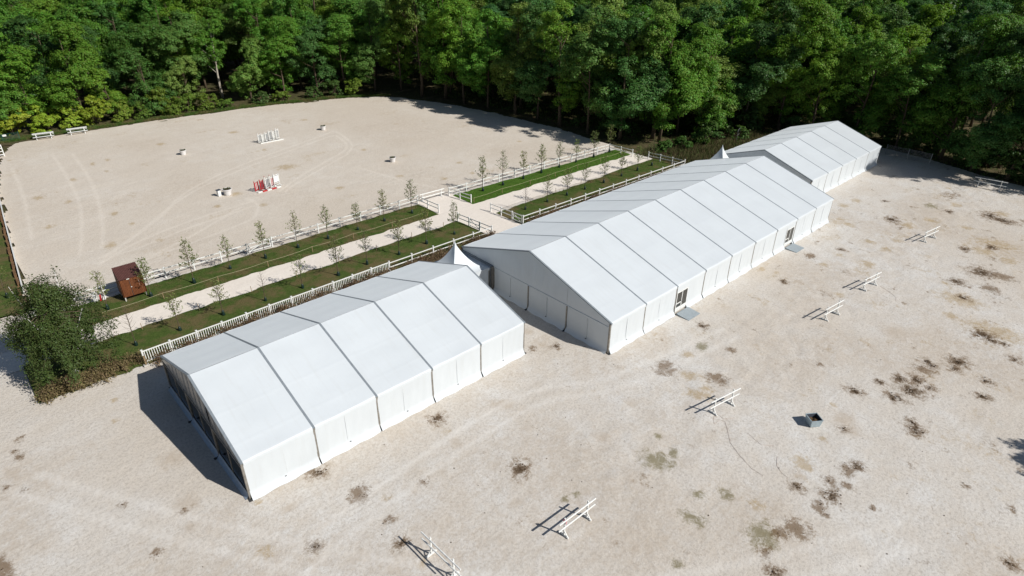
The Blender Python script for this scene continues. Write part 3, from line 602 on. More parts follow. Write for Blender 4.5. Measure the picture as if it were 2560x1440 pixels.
def gate(label, A, B, h=1.15):
    A = Vector((*A, 0)); B = Vector((*B, 0)); d = B-A; L = d.length
    R = root('gate', A, label, 'gate', 'small white gates', math.atan2(d.y, d.x)); mm = M['white']
    for x in (.12, L-.12): boxo('stile', mm, R, (x, 0, h/2+.08), (.09, .06, h))
    for z in (.2, .68, h): boxo('rail', mm, R, (L/2, 0, z), (L-.34, .05, .10))
    MB().bar((.2, .03, .25), (L-.2, .03, h-.05), .03, .08).obj('brace', mm, R)
    boxo('latch', M['steel'], R, (L-.1, -.06, .72), (.16, .05, .06))
    return R
s_ = 44.65/15
gate('small white gate in the left arena fence', (-6+7*s_+.1, 35.74), (-6+8*s_-.1, 35.70))
gate('small white gate near the first pagoda tent, beside the crossing', (39.25, 22.85), (39.1, 24.75))
gate('small white gate at the crossing corner behind the longest marquee', (44.68, 20.85), (44.6, 22.6))
def barrier(label, A, B):
    A = Vector((*A, 0)); B = Vector((*B, 0)); d = B-A; L = d.length
    R = root('movable_barrier', A, label, 'barrier', None, math.atan2(d.y, d.x)); mm = M['white']
    for x in (.5, L-.5):
        P = boxo('post', mm, R, (x, 0, .62), (.09, .09, 1.16)); boxo('foot', mm, P, (0, 0, -.57), (.10, .8, .09))
    for z in (1.1, .6): boxo('rail', mm, R, (L/2, -.07, z), (L, .04, .13))
barrier('freestanding white two-rail barrier closing the arena at the crossing', (39.2, 35.75), (43.3, 35.55))

# arena left edge: white board and a row of brown sleepers
R = root('arena_kickboard', (-6.0, 41.6, 0), 'long white board edging the left side of the arena', 'edging')
pts = [(-6.0, 41.6), (-5.2, 53), (-4.3, 66), (-3.3, 79), (-1.9, 92)]
for (ax, ay), (bx, by) in zip(pts, pts[1:]):
    MB().bar((ax+6, ay-41.6, .30), (bx+6, by-41.6, .30), .09, .55).obj('board', M['white'], R)
k = 0
for i in range(16):
    y = 42.4+i*2.35; u = (y-41.6)/38; x = -6.0+2.75*u-.30+random.uniform(-.05, .05)
    o = MB().box((0, 0, .19), (.26, 1.75, .34), taper=.93).obj('sleeper_block', M['sleeper'], None, (x, y, .06), (0, 0, random.uniform(-.06, .06)-.07))
    tag(o, 'brown block, %s from the near end of the row along the arena board' % ORD[i], 'block', 'brown blocks along the left arena edge')
    o.name = 'edging_block'

# ------------------------------------------------------------------ hurdles in the yard
def hurdle(label, A, B, over=.55, top=1.42, low=.84):
    A = Vector((*A, 0)); B = Vector((*B, 0)); d = B-A; L = d.length
    R = root('practice_hurdle', A, label, 'hurdle', 'white practice hurdles in the yard', math.atan2(d.y, d.x)); mm = M['white']
    for x in (0, L):
        P = boxo('post', mm, R, (x, 0, .79), (.085, .085, 1.46)); boxo('foot', mm, P, (0, 0, -.735), (.11, .78, .10))
        MB().bar((0, .3, -.68), (0, .03, -.38), .05, .05).bar((0, -.3, -.68), (0, -.03, -.38), .05, .05).obj('brace', mm, P)
    for z in (top, low): MB().tube([(-over, -.10, z), (L+over, -.10, z+random.uniform(-.03, .03))], .052, 8).obj('pole', mm, R, smooth=False)
    return R
hurdle('white hurdle lying along the bottom edge of the photo, seen end on beside the manure', (6.3, -11.55), (6.38, -13.65), .75)
h1 = hurdle('white hurdle with pink tape on one post, near the bottom middle', (13.27, -16.0), (15.36, -16.05), .6)
MB().box((0, 0, 1.36), (.16, .17, .14)).box((.02, -.1, 1.2), (.06, .03, .3), .3).obj('marker_tape', simple('pink_tape', (.62, .2, .24), .6), h1)
hurdle('white hurdle nearest to the white manure bin', (30.45, -16.0), (32.5, -16.35), .65)
hurdle('white hurdle, third from the forest, in front of the longest marquee', (50.9, -15.8), (52.95, -16.05), .6)
hurdle('white hurdle, second from the forest, in front of the longest marquee', (60.0, -15.9), (62.1, -16.2), .6)
hurdle('white hurdle farthest along the sunny yard, level with the far end of the longest marquee', (78.3, -16.0), (80.6, -16.35), .65)
hurdle('white hurdle standing in the forest shadow at the far right', (106.3, -14.6), (106.65, -17.3), .7)

# manure bin
R = root('manure_bin', (35.1, -21.85, 0), 'pale square bin filled with manure in the middle of the yard', 'bin', None, rad(-35))
mb = MB(); w0, w1, hh = .38, .46, .66
o_ = [(-w0, -w0, .02), (w0, -w0, .02), (w0, w0, .02), (-w0, w0, .02), (-w1, -w1, hh), (w1, -w1, hh), (w1, w1, hh), (-w1, w1, hh)]
i_ = [(p[0]*.92, p[1]*.92, p[2]+(.03 if k < 4 else 0)) for k, p in enumerate(o_)]
mb.add(o_, [(3, 2, 1, 0), (0, 1, 5, 4), (1, 2, 6, 5), (2, 3, 7, 6), (3, 0, 4, 7)]); mb.obj('body', M['bin'], R)
MB().add(i_, [(0, 1, 2, 3), (4, 5, 1, 0), (5, 6, 2, 1), (6, 7, 3, 2), (7, 4, 0, 3)]).obj('lining', M['navy'], R)
mb = MB()
for a, b in (((-w1, -w1), (w1, -w1)), ((w1, -w1), (w1, w1)), ((w1, w1), (-w1, w1)), ((-w1, w1), (-w1, -w1))): mb.bar((*a, hh), (*b, hh), .05, .04)
mb.obj('rim', M['bin'], R)
V, Fc = quad_grid(lambda u, v: ((u-.5)*.78, (v-.5)*.78, .36+.12*float(vnoise(u*5, v*5, 8))+.14*math.sin(math.pi*u)*math.sin(math.pi*v)), 10, 10)
link('manure_fill', mesh('manure_fill', V, Fc, M['manure'], True), R)

# scattered droppings: many small lumps, nobody counts them
mb = MB(); rg = random.Random(5)
ico_v = [(0, 0, 1), (.9, 0, .2), (.28, .86, .2), (-.73, .53, .2), (-.73, -.53, .2), (.28, -.86, .2), (0, 0, -.3)]
ico_f = [(0, 1, 2), (0, 2, 3), (0, 3, 4), (0, 4, 5), (0, 5, 1), (6, 2, 1), (6, 3, 2), (6, 4, 3), (6, 5, 4), (6, 1, 5)]
for kd, cx, cy, rx, ry in STAINS:
    if kd not in 'DB': continue
    nn = int((16 if kd == 'D' else 4)*min(2.2, max(.5, rx*ry*5)))
    for _ in range(nn):
        a = rg.uniform(0, 6.28); r = abs(rg.gauss(0, .75)); x = cx+r*rx*math.cos(a); y = cy+r*ry*math.sin(a)
        s = rg.uniform(.03, .075 if kd == 'D' else .05); an = rg.uniform(0, 6)
        c_, s2 = math.cos(an)*s*rg.uniform(.8, 1.5), math.sin(an)*s
        mb.add([(x+p[0]*c_-p[1]*s2, y+p[0]*s2+p[1]*c_, .015+p[2]*s*.6) for p in ico_v], ico_f)
for _ in range(260):
    x = rg.uniform(-8, 105); y = rg.uniform(-32, -1.5 if _ % 2 else -8)
    s = rg.uniform(.02, .05)
    mb.add([(x+p[0]*s, y+p[1]*s*1.3, .012+p[2]*s*.6) for p in ico_v], ico_f)
tag(mb.obj('scattered_droppings', M['manure']), 'dark brown horse droppings scattered over the yard', 'manure', kind='stuff')

for i, c in enumerate(CHAINS):
    pts = [(x, y, .012) for x, y in c]
    o = MB().tube(pts, .009, 4).obj('plastic_chain', M['chain'])
    tag(o, ['longest thin red and white chain trailing from the hurdle by the bin', 'thin chain looped under the hurdle by the bin', 'thin chain piece on the gravel between bin and hurdle', 'thin chain end lying alone below the bin', 'thin chain curling from the second farthest yard hurdle'][i], 'chain', 'plastic chain on the yard')

# ------------------------------------------------------------------ arena furniture
def tub(x, y, s, label):
    R = root('planter_tub', (x, y, .04), label, 'planter', 'round white planters in the arena')
    MB().lathe([(0, .01), (.38*s, .01), (.50*s, .62*s), (.55*s, .64*s), (.56*s, .78*s), (.50*s, .78*s), (.47*s, .66*s), (0, .66*s)], 20).obj('pot', M['terracotta'], R, smooth=False)
    MB().lathe([(.49*s, .70*s), (.3*s, .76*s), (0, .80*s)], 14).obj('soil', M['soil'], R)
    v = []; f = []
    for i in range(90):
        a = random.uniform(0, 6.28); r = .45*s*math.sqrt(random.random()); z = .74*s+random.uniform(0, .14); q = random.uniform(.04, .09); b = random.uniform(0, 6.28)
        p = Vector((r*math.cos(a), r*math.sin(a), z)); d = Vector((math.cos(b)*q, math.sin(b)*q, random.uniform(-.03, .03))); e = Vector((-math.sin(b)*q*.6, math.cos(b)*q*.6, random.uniform(.0, .05)))
        n = len(v); v += [p-d, p-e, p+d, p+e]; f.append((n, n+1, n+2, n+3))
    o = link('plant', mesh('plant', v, f, M['leaf']), R); o.color = (.09, .10, .03, 1)
tub(20.45, 55.9, 1.15, 'round white planter beside the small white box, largest of the four')
tub(22.1, 79.0, 1.0, 'round white planter standing alone on the left half of the arena')
tub(46.9, 77.6, 1.0, 'round white planter farthest out towards the forest')
tub(46.2, 53.1, 1.0, 'round white planter alone in the right half of the arena')
R = root('letter_board', (19.35, 56.2, .04), 'small white box with dark lid beside the largest planter', 'box', None, .2)
boxo('body', M['white'], R, (0, 0, .45), (.42, .42, .86)); boxo('lid', M['navy'], R, (0, 0, .91), (.62, .55, .05))

def wing(x, y, rz, w, h, label, group, main, alt, flag=None, solid=False):
    R = root('jump_wing', (x, y, .045), label, 'jump wing', group, rz)
    a, b = M[main], M[alt]
    boxo('upright', a, R, (-w/2, 0, h/2), (.09, .09, h)); boxo('upright', a, R, (w/2, 0, h*.44), (.08, .09, h*.88))
    for x_ in (-w/2, w/2): boxo('foot', b if x_ < 0 else a, R, (x_, 0, .04), (.11, .75, .08))
    if solid:
        boxo('panel', M['white'], R, (0, 0, h*.55), (w-.10, .03, h*.62)); boxo('stripe', M['navy'], R, (0, -.02, h*.80), (w-.12, .02, .06)); boxo('stripe', M['navy'], R, (0, -.02, h*.30), (w-.12, .02, .06))
    else:
        for k in range(5): boxo('slat', b if k % 2 else a, R, (-w/2+.07+(k+.5)*(w-.14)/5, 0, h*.46), ((w-.14)/5*.62, .035, h*.58))
    boxo('crossbar', a, R, (0, .0, .17), (w-.1, .05, .08)); boxo('crossbar', a, R, (0, 0, h*.80), (w-.1, .05, .07))
    if flag: MB().box((-w/2, 0, h+.07), (.07, .07, .12)).obj('finial', M[flag], R)
gw = 'red and white jump wings stacked in the arena'
data = [(24.15, 'red', 'white', 1.55, .75, None), (24.95, 'red', 'navy', 1.65, .75, None), (25.75, 'white', 'navy', 1.85, .8, 'red'), (26.5, 'white', 'red', 1.9, .8, 'red')]
names = ['low red jump wing at the left end of the red group', 'second red jump wing from the left, dark slats', 'white framed jump wing with dark slats in the red group', 'tall red slatted jump wing next to the white panel']
for (x, a, b, h, w, fl), nm in zip(data, names): wing(x, 54.6, rad(30), w, h, nm, gw, a, b, fl)
wing(27.25, 54.75, rad(20), .95, 2.0, 'tall white panel jump wing with dark stripes, right end of the red group', gw, 'white', 'white', None, True)
for i in range(5):
    o = boxo('jump_foot_board', M['red' if i % 2 else 'white'], None, (24.2+i*.72, 53.75+i*.05, .12), (.66, .26, .14), (0, 0, .1)); tag(o, '%s low %s block in the row before the red jump wings' % (ORD[i], 'red' if i % 2 else 'white'), 'block', 'blocks under the red jump wings')
gw2 = 'white and grey jump wings stacked in the arena'
for i in range(6):
    wing(34.5+i*.68, 77.25+.05*i, rad(30), .72, (1.75, 1.6, 1.75, 1.95, 1.8, 2.05)[i], '%s from the left of the white and grey jump wings' % ORD[i], gw2, 'white', 'whiteold' if i in (1, 4) else 'navy' if i in (2, 3) else 'steel')
o = boxo('ground_beam', M['white'], None, (36.4, 76.6, .1), (4.2, .24, .12), (0, 0, .01)); tag(o, 'white beam lying before the white and grey jump wings', 'beam')

def picnic(x, y, rz, label):
    R = root('picnic_table', (x, y, .03), label, 'picnic table', 'white picnic tables at the arena edge', rz); mm = M['white']; L = 3.2
    for k in range(4): boxo('top_plank', mm, R, (0, -.30+k*.20, .96), (L, .185, .05))
    for s in (-1, 1):
        for k in range(2): boxo('seat_plank', mm, R, (0, s*(.72+k*.16)-.0, .54), (L, .15, .05))
    for xx in (-L*.34, L*.34):
        for s in (-1, 1): MB().bar((xx, s*.88, .02), (xx, s*.30, .92), .09, .06).obj('leg', mm, R)
        boxo('beam', mm, R, (xx+.08, 0, .48), (.06, 1.75, .08)); boxo('beam', mm, R, (xx+.08, 0, .88), (.06, .78, .08))
picnic(6.9, 104.6, -.14, 'left one of two white picnic tables by the bushes')
picnic(12.1, 104.4, -.10, 'right one of two white picnic tables by the bushes')
# white field gate at the far left and the green mesh fence
R = root('field_gate', (-3.6, 96.9, .03), 'white braced gate cut by the left edge of the photo', 'gate', None, .02)
for z in (.35, .85, 1.35, 1.85): boxo('rail', M['white'], R, (1.8, 0, z), (3.5, .06, .11))
for x in (.05, 3.6): boxo('post', M['white'], R, (x, 0, .98), (.14, .14, 1.92))
MB().bar((.2, .05, .35), (3.4, .05, 1.8), .04, .10).obj('brace', M['white'], R)
def meshfence(label, A, B, n, h, m, name='wire_fence', sign=None):
    A = Vector((*A, 0)); B = Vector((*B, 0)); d = B-A; L = d.length; R = root(name, A, label, 'fence', None, math.atan2(d.y, d.x)); s = L/n
    for i in range(n+1): boxo('post', M[m], R, (i*s, 0, h/2), (.07, .07, h))
    for i in range(n):
        mb = MB(); k = int(s/.16)
        for q in range(k): x = i*s+(q+.5)*s/k; mb.box((x, 0, h/2), (.016, .012, h-.1))
        for q in range(8): mb.box((i*s+s/2, .012, .1+q*(h-.2)/7), (s-.08, .012, .02))
        mb.obj('wire_panel', M[m], R)
    if sign: boxo('sign', M['white'], R, sign, (.55, .03, .32))
meshfence('green wire mesh fence with a small white sign, far left beside the bushes', (-6, 106.9), (3.6, 106.3), 4, 1.5, 'greenmesh', sign=(7.6, -.06, 1.15))
meshfence('grey wire mesh fence panels in the forest shade past the farthest marquee', (112.6, 1.0), (112.6, -6.0), 2, 1.8, 'steel')
R = root('tube_gate', (100.0, 22.2, 0), 'bent steel tube frame in the dry reeds behind the farthest marquee', 'gate')
MB().tube([(0, 0, 0), (0, 0, 1.9), (.25, .1, 2.1), (1.6, .5, 2.1), (1.85, .6, 1.9), (1.85, .6, 0)], .04, 6).obj('frame', M['steel'], R)
boxo('bar', M['steel'], R, (.9, .3, 1.1), (1.8, .04, .04), (0, 0, .31))

# ------------------------------------------------------------------ shed on legs
R = root('wooden_shed', (1.2, 33.0, .06), 'reddish brown wooden shed on legs beside the arena fence', 'shed')
w, d, z0, zf, zb = 2.1, 1.75, .52, 2.45, 3.0
for x in (.08, w-.08):
    for y in (.08, d-.08): MB().box((x, y, z0/2), (.10, .10, z0)).obj('leg', M['concrete'], R)
def boards(name, a, b, za, zb_, n, th=.03):
    a = Vector(a); b = Vector(b); dv = (b-a)/n; nrm = Vector((dv.y, -dv.x)).normalized(); W = root(name, (0, 0, 0), None, None); W.parent = R
    for i in range(n):
        p = a+dv*i; q = a+dv*(i+1); g = dv.normalized()*.008; t0 = za+(zb_-za)*i/n; t1 = za+(zb_-za)*(i+1)/n; off = nrm*(.006*(i % 2)); p = p+g+off; q = q-g+off; k = nrm*th
        v = [(p.x, p.y, z0), (q.x, q.y, z0), (q.x+k.x, q.y+k.y, z0), (p.x+k.x, p.y+k.y, z0), (p.x, p.y, t0), (q.x, q.y, t1), (q.x+k.x, q.y+k.y, t1), (p.x+k.x, p.y+k.y, t0)]
        link('board', mesh('board', v, [(0, 1, 2, 3), (7, 6, 5, 4), (4, 5, 1, 0), (5, 6, 2, 1), (6, 7, 3, 2), (7, 4, 0, 3)], M['boards']), W)
boards('wall_front', (.86, .0), (w, .0), zf, zf, 11)
boards('wall_right', (w, .02), (w, d), zf, zb, 14); boards('wall_back', (w-.02, d), (.02, d), zb, zb, 14); boards('wall_left', (0, d), (0, .02), zb, zf, 14)
D = root('door', (.03, -.035, 0), None, None); D.parent = R
for i in range(7): link('board', MB().box((.055+i*.112, 0, (z0+zf)/2-.02), (.10, .035, zf-z0-.06)).mesh('board', M['boards']), D)
boxo('hinge_strip', M['strap'], D, (.82, .0, (z0+zf)/2), (.035, .05, zf-z0)); boxo('handle', M['whiteold'], D, (.86, -.05, 1.5), (.10, .05, .06)); boxo('bracket', M['whiteold'], D, (.74, -.045, zf-.03), (.26, .04, .07)); boxo('floor', M['boards'], R, (w/2, d/2, z0+.02), (w-.1, d-.1, .04))
def corr(u, v):
    x = -.04+(w+.08)*u; return (x, -.10+(d+.16)*v, zf+.03+(zb-zf+.14)*v+.022*math.sin(u*2*math.pi*17))
V, Fc = quad_grid(corr, 136, 2); link('roof', mesh('roof', V, Fc, M['rust'], True), R)
R = root('cabin_junk', (-.55, 34.9, .07), 'small red and white pieces piled beside the shed shadow at the fence', 'clutter')
boxo('red_tube', M['red'], R, (0, 0, .35), (.14, .16, .7), (.25, .1, 0)); boxo('white_board', M['white'], R, (.32, .1, .2), (.28, .2, .38), (0, .3, .2)); boxo('white_board', M['white'], R, (-.42, .15, .55), (.36, .10, 1.1), (.1, 0, 0))
R = root('marker_post', (-.55, 20.25, .05), 'short brown post on a concrete foot at the near end of the picket fence', 'post')
boxo('post', M['stake'], R, (0, 0, .55), (.12, .12, .9)); boxo('foot', M['concrete'], R, (0, 0, .06), (.42, .3, .12))

# ropes and stakes on the verges
def rope_barrier(label, pts, h=.72):
    R = root('rope_barrier', (*pts[0], .05), label, 'rope barrier', 'rope barriers beside the path'); x0, y0 = pts[0]; rp = []
    for i, (x, y) in enumerate(pts):
        boxo('stake', M['stake'], R, (x-x0, y-y0, h/2), (.05, .05, h+.06), (random.uniform(-.05, .05), random.uniform(-.05, .05), 0))
        if i:
            px, py = pts[i-1]
            for k in range(1, 7): u = k/7; rp.append((px+(x-px)*u-x0, py+(y-py)*u-y0, h-.10*math.sin(math.pi*u)))
        rp.append((x-x0, y-y0, h))
    MB().tube(rp, .014, 4).obj('rope', M['rope'], R)
rope_barrier('thin straw rope on stakes along the upper edge of the path, left of the crossing', [(-1.2+i*5.45, 31.0+.12*math.sin(i*1.7)) for i in range(8)])
rope_barrier('thin straw rope on stakes along the bright green verge, right of the crossing', [(44.7+i*5.4, 30.6+.15*math.sin(i*1.9)) for i in range(7)])
for i, x in enumerate([.9, 6.1, 11.4, 16.4, 21.5, 26.4, 31.5, 36.3, 50.5, 56.0, 61.5, 67.0, 72.5]):
    o = boxo('path_stake', M['stake'], None, (x, (26.55 if x < 40 else 25.75)+random.uniform(-.1, .1), .42), (.045, .045, .8), (random.uniform(-.06, .06), random.uniform(-.06, .06), 0))
    tag(o, 'thin wooden stake, %s from the left along the lower path edge' % ORD[i], 'stake', 'stakes along the lower path edge')

# ------------------------------------------------------------------ foliage
def leaf_quads(P, N, size, rng, asp=.62):
    """P centres (n,3), N normals (n,3) -> pointed leaf quads"""
    n = len(P); N = N/np.linalg.norm(N, axis=1, keepdims=True).clip(1e-6)
    t = rng.normal(size=(n, 3)); t -= (t*N).sum(1, keepdims=True)*N; t /= np.linalg.norm(t, axis=1, keepdims=True).clip(1e-6)
    b = np.cross(N, t); s = (size*rng.uniform(.65, 1.35, n))[:, None]
    V = np.stack([P-t*s, P-b*s*asp+t*s*.15, P+t*s, P+b*s*asp+t*s*.15], 1).reshape(-1, 3)
    return V, np.arange(4*n).reshape(n, 4)
def crown_mesh(name, H, R, base, lobes, per, leaf, rng, flat=.80, shape=1.0, lean=(0, 0), cl=12, lr_=(.28, .44)):
    """boughs (lobes) carry clumps of leaves; gaps between the boughs stay open"""
    C = []; Ps = []; Ns = []; zc = base+(H-base)*.48; hz = (H-base)*.46; i = 0; tilt = rng.uniform(0, 6.28)
    for _ in range(5): C.append((np.array([rng.normal()*R*.22, rng.normal()*R*.22, base+(H-base)*rng.uniform(.2, .75)]), R*.34))
    while len(C) < lobes+5:
        i += 1; w = 1-2*((i*.6180339+rng.uniform(-.06, .06)) % 1.0); a = i*2.399+rng.uniform(-.5, .5)+tilt
        if w < -.86: continue
        q = math.sqrt(max(0, 1-w*w)); k = rng.uniform(.70, 1.08)*(1+.16*math.sin(2*a+tilt))
        z = zc+hz*w*rng.uniform(.85, 1.08); u = (z-base)/(H-base); lr = R*rng.uniform(*lr_)
        r = R*.70*max(q, .45 if w < 0 else 0)*k
        C.append((np.array([r*math.cos(a)+lean[0]*u, r*math.sin(a)+lean[1]*u, min(z, H-lr*.7)]), lr))
    ax = np.array([lean[0]*.5, lean[1]*.5, base+(H-base)*.4])
    for c, lr in C:
        out = c-ax; out = out/max(1e-3, np.linalg.norm(out))
        m = int(cl*(lr/(R*.4))**1.5)
        for _ in range(max(5, m)):
            d = rng.normal(size=3)+out*.7+np.array([0, 0, .35]); d /= np.linalg.norm(d)
            q = c+d*lr*rng.uniform(.55, 1.05)*np.array([1.05, 1.05, .92]); cr = rng.uniform(.42, .90)*(R/5.5)
            n = int(per*(cr/.75)**1.7*rng.uniform(.7, 1.25)); e = rng.normal(size=(n, 3)); e /= np.linalg.norm(e, axis=1, keepdims=True)
            e = e+d*.35+np.array([0, 0, .25]); e /= np.linalg.norm(e, axis=1, keepdims=True)
            k = rng.uniform(.25, 1.12, n)[:, None]
            Ps.append(q+e*k*cr*np.array([1.2, 1.2, flat])); Ns.append(e*.6+d*.35+rng.normal(size=(n, 3))*.38+np.array([0, 0, .45]))
    P = np.concatenate(Ps); N = np.concatenate(Ns); V, Fq = leaf_quads(P, N, leaf, rng)
    return np_mesh(name, V, Fq, M['leaf']), [c for c, _ in C]
def trunk_mesh(name, H, r, base, C, rng, m, lean=(0, 0), limbs=12):
    mb = MB(); n = 7; pts = []
    for i in range(n+1):
        u = i/n; pts.append((lean[0]*u*.8+.18*math.sin(u*5+H), lean[1]*u*.8+.18*math.cos(u*4+H)-.18, H*.86*u))
    pts[0] = (0, 0, -.3); mb.tube(pts, [r*(1.35 if i == 0 else 1)*(1-.85*(i/n)) for i in range(n+1)], 7)
    idx = rng.permutation(len(C))[:limbs]
    for i in idx:
        c = C[i]; zz = max(base*.8, c[2]-1.2-rng.uniform(.5, 2.5)); u = zz/(H*.86); k = min(n-1, int(u*n))
        a = Vector(pts[k]).lerp(Vector(pts[k+1]), min(1, max(0, u*n-k))); e = Vector(c)
        mid = a.lerp(e, .55)+Vector((0, 0, -.25)); mb.tube([a, mid, e], [r*.34, r*.2, r*.06], 5, False)
    return mb.mesh(name, m, True)
PRO = []
spec = [(19, 5.9, 3.0, 27, 125, .145, 'bark'), (17.5, 6.3, 2.6, 28, 125, .145, 'bark'), (20.5, 5.3, 3.2, 27, 125, .14, 'bark'), (18, 5.6, 2.8, 24, 125, .145, 'bark'),
        (19, 6.1, 2.0, 29, 125, .145, 'bark'), (16.5, 4.6, 4.6, 18, 120, .14, 'palebark'), (11.5, 4.4, .7, 22, 120, .14, 'bark'), (21.0, 6.5, 3.6, 30, 125, .15, 'bark')]
for i, (H, Rr, b, cl, per, lf, bk) in enumerate(spec):
    rng = np.random.default_rng(100+i); ln = (rng.uniform(-.8, .8), rng.uniform(-.8, .8))
    cm, C = crown_mesh('crown', H, Rr, b, cl, per, lf, rng, lean=ln); tm = trunk_mesh('trunk', H, .15+.006*H*(.6+.4*(i % 3)), b, C, rng, M[bk], ln)
    PRO.append((cm, tm, H, Rr))
def shrub_mesh(i, H, Rr, cl, per, lf):
    rng = np.random.default_rng(300+i); cm, C = crown_mesh('crown', H, Rr, .25, cl, per, lf, rng, .75, 1.0, (0, 0), 8); mb = MB()
    for c in C[:12]: mb.tube([(rng.uniform(-.2, .2), rng.uniform(-.2, .2), -.1), tuple(np.array(c)*[.55, .55, .6]), tuple(c)], [.06, .04, .015], 4, False)
    return cm, mb.mesh('stems', M['bark'])
SHR = [shrub_mesh(0, 4.6, 2.9, 16, 260, .15), shrub_mesh(1, 3.4, 2.4, 13, 260, .14), shrub_mesh(2, 2.0, 1.8, 10, 240, .13)]
GREENS = [(.102, .215, .028), (.088, .190, .028), (.120, .240, .030), (.090, .185, .042), (.130, .235, .026), (.060, .130, .034), (.15, .23, .045), (.075, .165, .045)]
def place_tree(k, x, y, s, sz, label, group, col, cat='tree', name='forest_tree'):
    cm, tm, H, Rr = PRO[k]
    o = root(name, (x, y, -.1), label, cat, group, random.uniform(0, 6.28)); o.scale = (s, s, sz)
    c = link('crown', cm, o); c.color = (*col, 1); link('trunk', tm, o); return o
def place_shrub(k, x, y, s, label, group, col):
    o = root('shrub', (x, y, -.08), label, 'shrub', group, random.uniform(0, 6.28)); o.scale = (s, s, s*random.uniform(.85, 1.15))
    c = link('crown', SHR[k][0], o); c.color = (*col, 1); link('stems', SHR[k][1], o); return o
def jit(c, a=.16): 
    k = random.uniform(1-a, 1+a); return (c[0]*k*random.uniform(.9, 1.12), c[1]*k, c[2]*k*random.uniform(.85, 1.15))
# frustum test on the ground plane, with margin, for a canopy of 20 m
def seen(x, y, z, mg=.12):
    d = Vector((x-CAM_X, y-CAM_Y, z-CAM_H)); zc = d.dot(fwd)
    if zc < 1: return False
    a = d.dot(r2)/zc*F_PX/1280; b = d.dot(u2)/zc*F_PX/720
    return abs(a) < 1+mg and b < 1+mg and b > -1-mg
placed = []
def free(x, y, d): return all((x-a)**2+(y-b)**2 > d*d for a, b in placed)
# walk along the clearing edge
acc = 0.0; step = 6.3; cnt = {'back': 0, 'right': 0, 'yard': 0}
for (ax, ay), (bx, by) in zip(EDGE, EDGE[1:]):
    L = math.hypot(bx-ax, by-ay); nx_, ny_ = -(by-ay)/L, (bx-ax)/L
    while acc < L:
        u = acc/L; off = (random.uniform(3.0, 4.6) if ay > 97 else random.uniform(.8, 2.4)) if ay > 97 or by < 33 else random.uniform(-2.2, -.4); x = ax+(bx-ax)*u+nx_*off; y = ay+(by-ay)*u+ny_*off; acc += step*random.uniform(.85, 1.15)
        if not (seen(x, y, 2, .1) or seen(x, y, 16, .1)): continue
        zone = 'back' if y > 97 else ('right' if y > 33 else 'yard')
        if zone == 'back' and 36 < x < 41.5: continue          # the gap that shows a pale trunk
        where = {'back': 'along the far arena edge', 'right': 'along the right arena edge', 'yard': 'along the edge behind the farthest marquee'}[zone]
        if zone == 'right': k = random.choice([0, 2, 3, 7, 2])
        elif zone == 'back': k = random.choice([1, 4, 6, 4, 3, 6])
        else: k = random.choice([0, 1, 4, 3, 7])
        s = random.uniform(.88, 1.06)*(1.16 if zone == 'right' else 1.05 if zone == 'yard' else 1)
        if zone == 'back' and x < 22: s *= .9
        cnt[zone] += 1; placed.append((x, y))
        place_tree(k, x, y, s, s*random.uniform(.84, 1.12), '%s forest-edge tree from the left %s' % (ORD[cnt[zone]-1], where), 'forest edge trees', jit(random.choice(GREENS), .2))
    acc -= L
place_tree(7, 89.5, 31.8, 1.0, .98, 'large spreading tree beside the far end of the verges, nearest to the reeds', 'forest edge trees', GREENS[2]); placed.append((89.5, 31.8))
place_tree(4, 98.0, 28.6, .95, .95, 'broad tree with a low crown behind the dry reeds', 'forest edge trees', GREENS[0]); placed.append((98.0, 28.6))
place_tree(5, 43.2, 117, 1.0, 1.1, 'tall tree with a long pale bare trunk showing in the gap behind the arena', 'forest edge trees', GREENS[0]); placed.append((43.2, 117))
# the closed forest behind
cand = []
for gx in np.arange(-120, 300, 8.3):
    for gy in np.arange(-80, 300, 8.3):
        x = gx+random.uniform(-3.2, 3.2); y = gy+random.uniform(-3.2, 3.2)
        if inside(np.array([x]), np.array([y]))[0]: continue
        dist = math.hypot(x-CAM_X, y-CAM_Y)
        if dist > 262 or not seen(x, y, 19.5, .07): continue
        cand.append((dist, x, y))
cand.sort(); nf = 0; inner = []
def edge_dist(x, y):
    best = 1e9
    for (ax, ay), (bx, by) in zip(EDGE, EDGE[1:]):
        L2 = (bx-ax)**2+(by-ay)**2; u = min(1, max(0, ((x-ax)*(bx-ax)+(y-ay)*(by-ay))/L2)); best = min(best, math.hypot(x-ax-u*(bx-ax), y-ay-u*(by-ay)))
    return best
for dist, x, y in cand:
    if not free(x, y, 5.0): continue
    if nf >= 300-sum(cnt.values()): break
    placed.append((x, y)); nf += 1
    d = Vector((x-CAM_X, y-CAM_Y, 18-CAM_H)); inner.append((int(max(0, edge_dist(x, y)-5)/8.3), d.dot(r2)/d.dot(fwd), x, y))
inner.sort(); row_n = {}
TENS = ['', '', 'twenty', 'thirty', 'forty', 'fifty', 'sixty', 'seventy', 'eighty']; TENTH = ['', '', 'twentieth', 'thirtieth', 'fortieth', 'fiftieth', 'sixtieth', 'seventieth', 'eightieth']
def ordinal(n): return ORD[n-1] if n <= 20 else TENTH[n//10] if n % 10 == 0 else TENS[n//10]+'-'+ORD[n % 10-1]
for row, sx, x, y in inner:
    row_n[row] = row_n.get(row, 0)+1
    s = random.uniform(.90, 1.14); k = random.choice([0, 1, 2, 3, 4, 7]); c = jit(random.choice(GREENS), .24)
    tone = 'yellowish green' if c[0]/c[1] > .58 else 'deep green' if c[1] < .150 else 'mid green'
    place_tree(k, x, y, s*1.04, s*random.uniform(.90, 1.16), '%s canopy tree, %s from the left in the %s row behind the forest edge' % (tone, ordinal(row_n[row]), ORD[row]), 'closed forest canopy', c)
FAR = [(d, x, y) for d, x, y in cand if free(x, y, 4.6)]
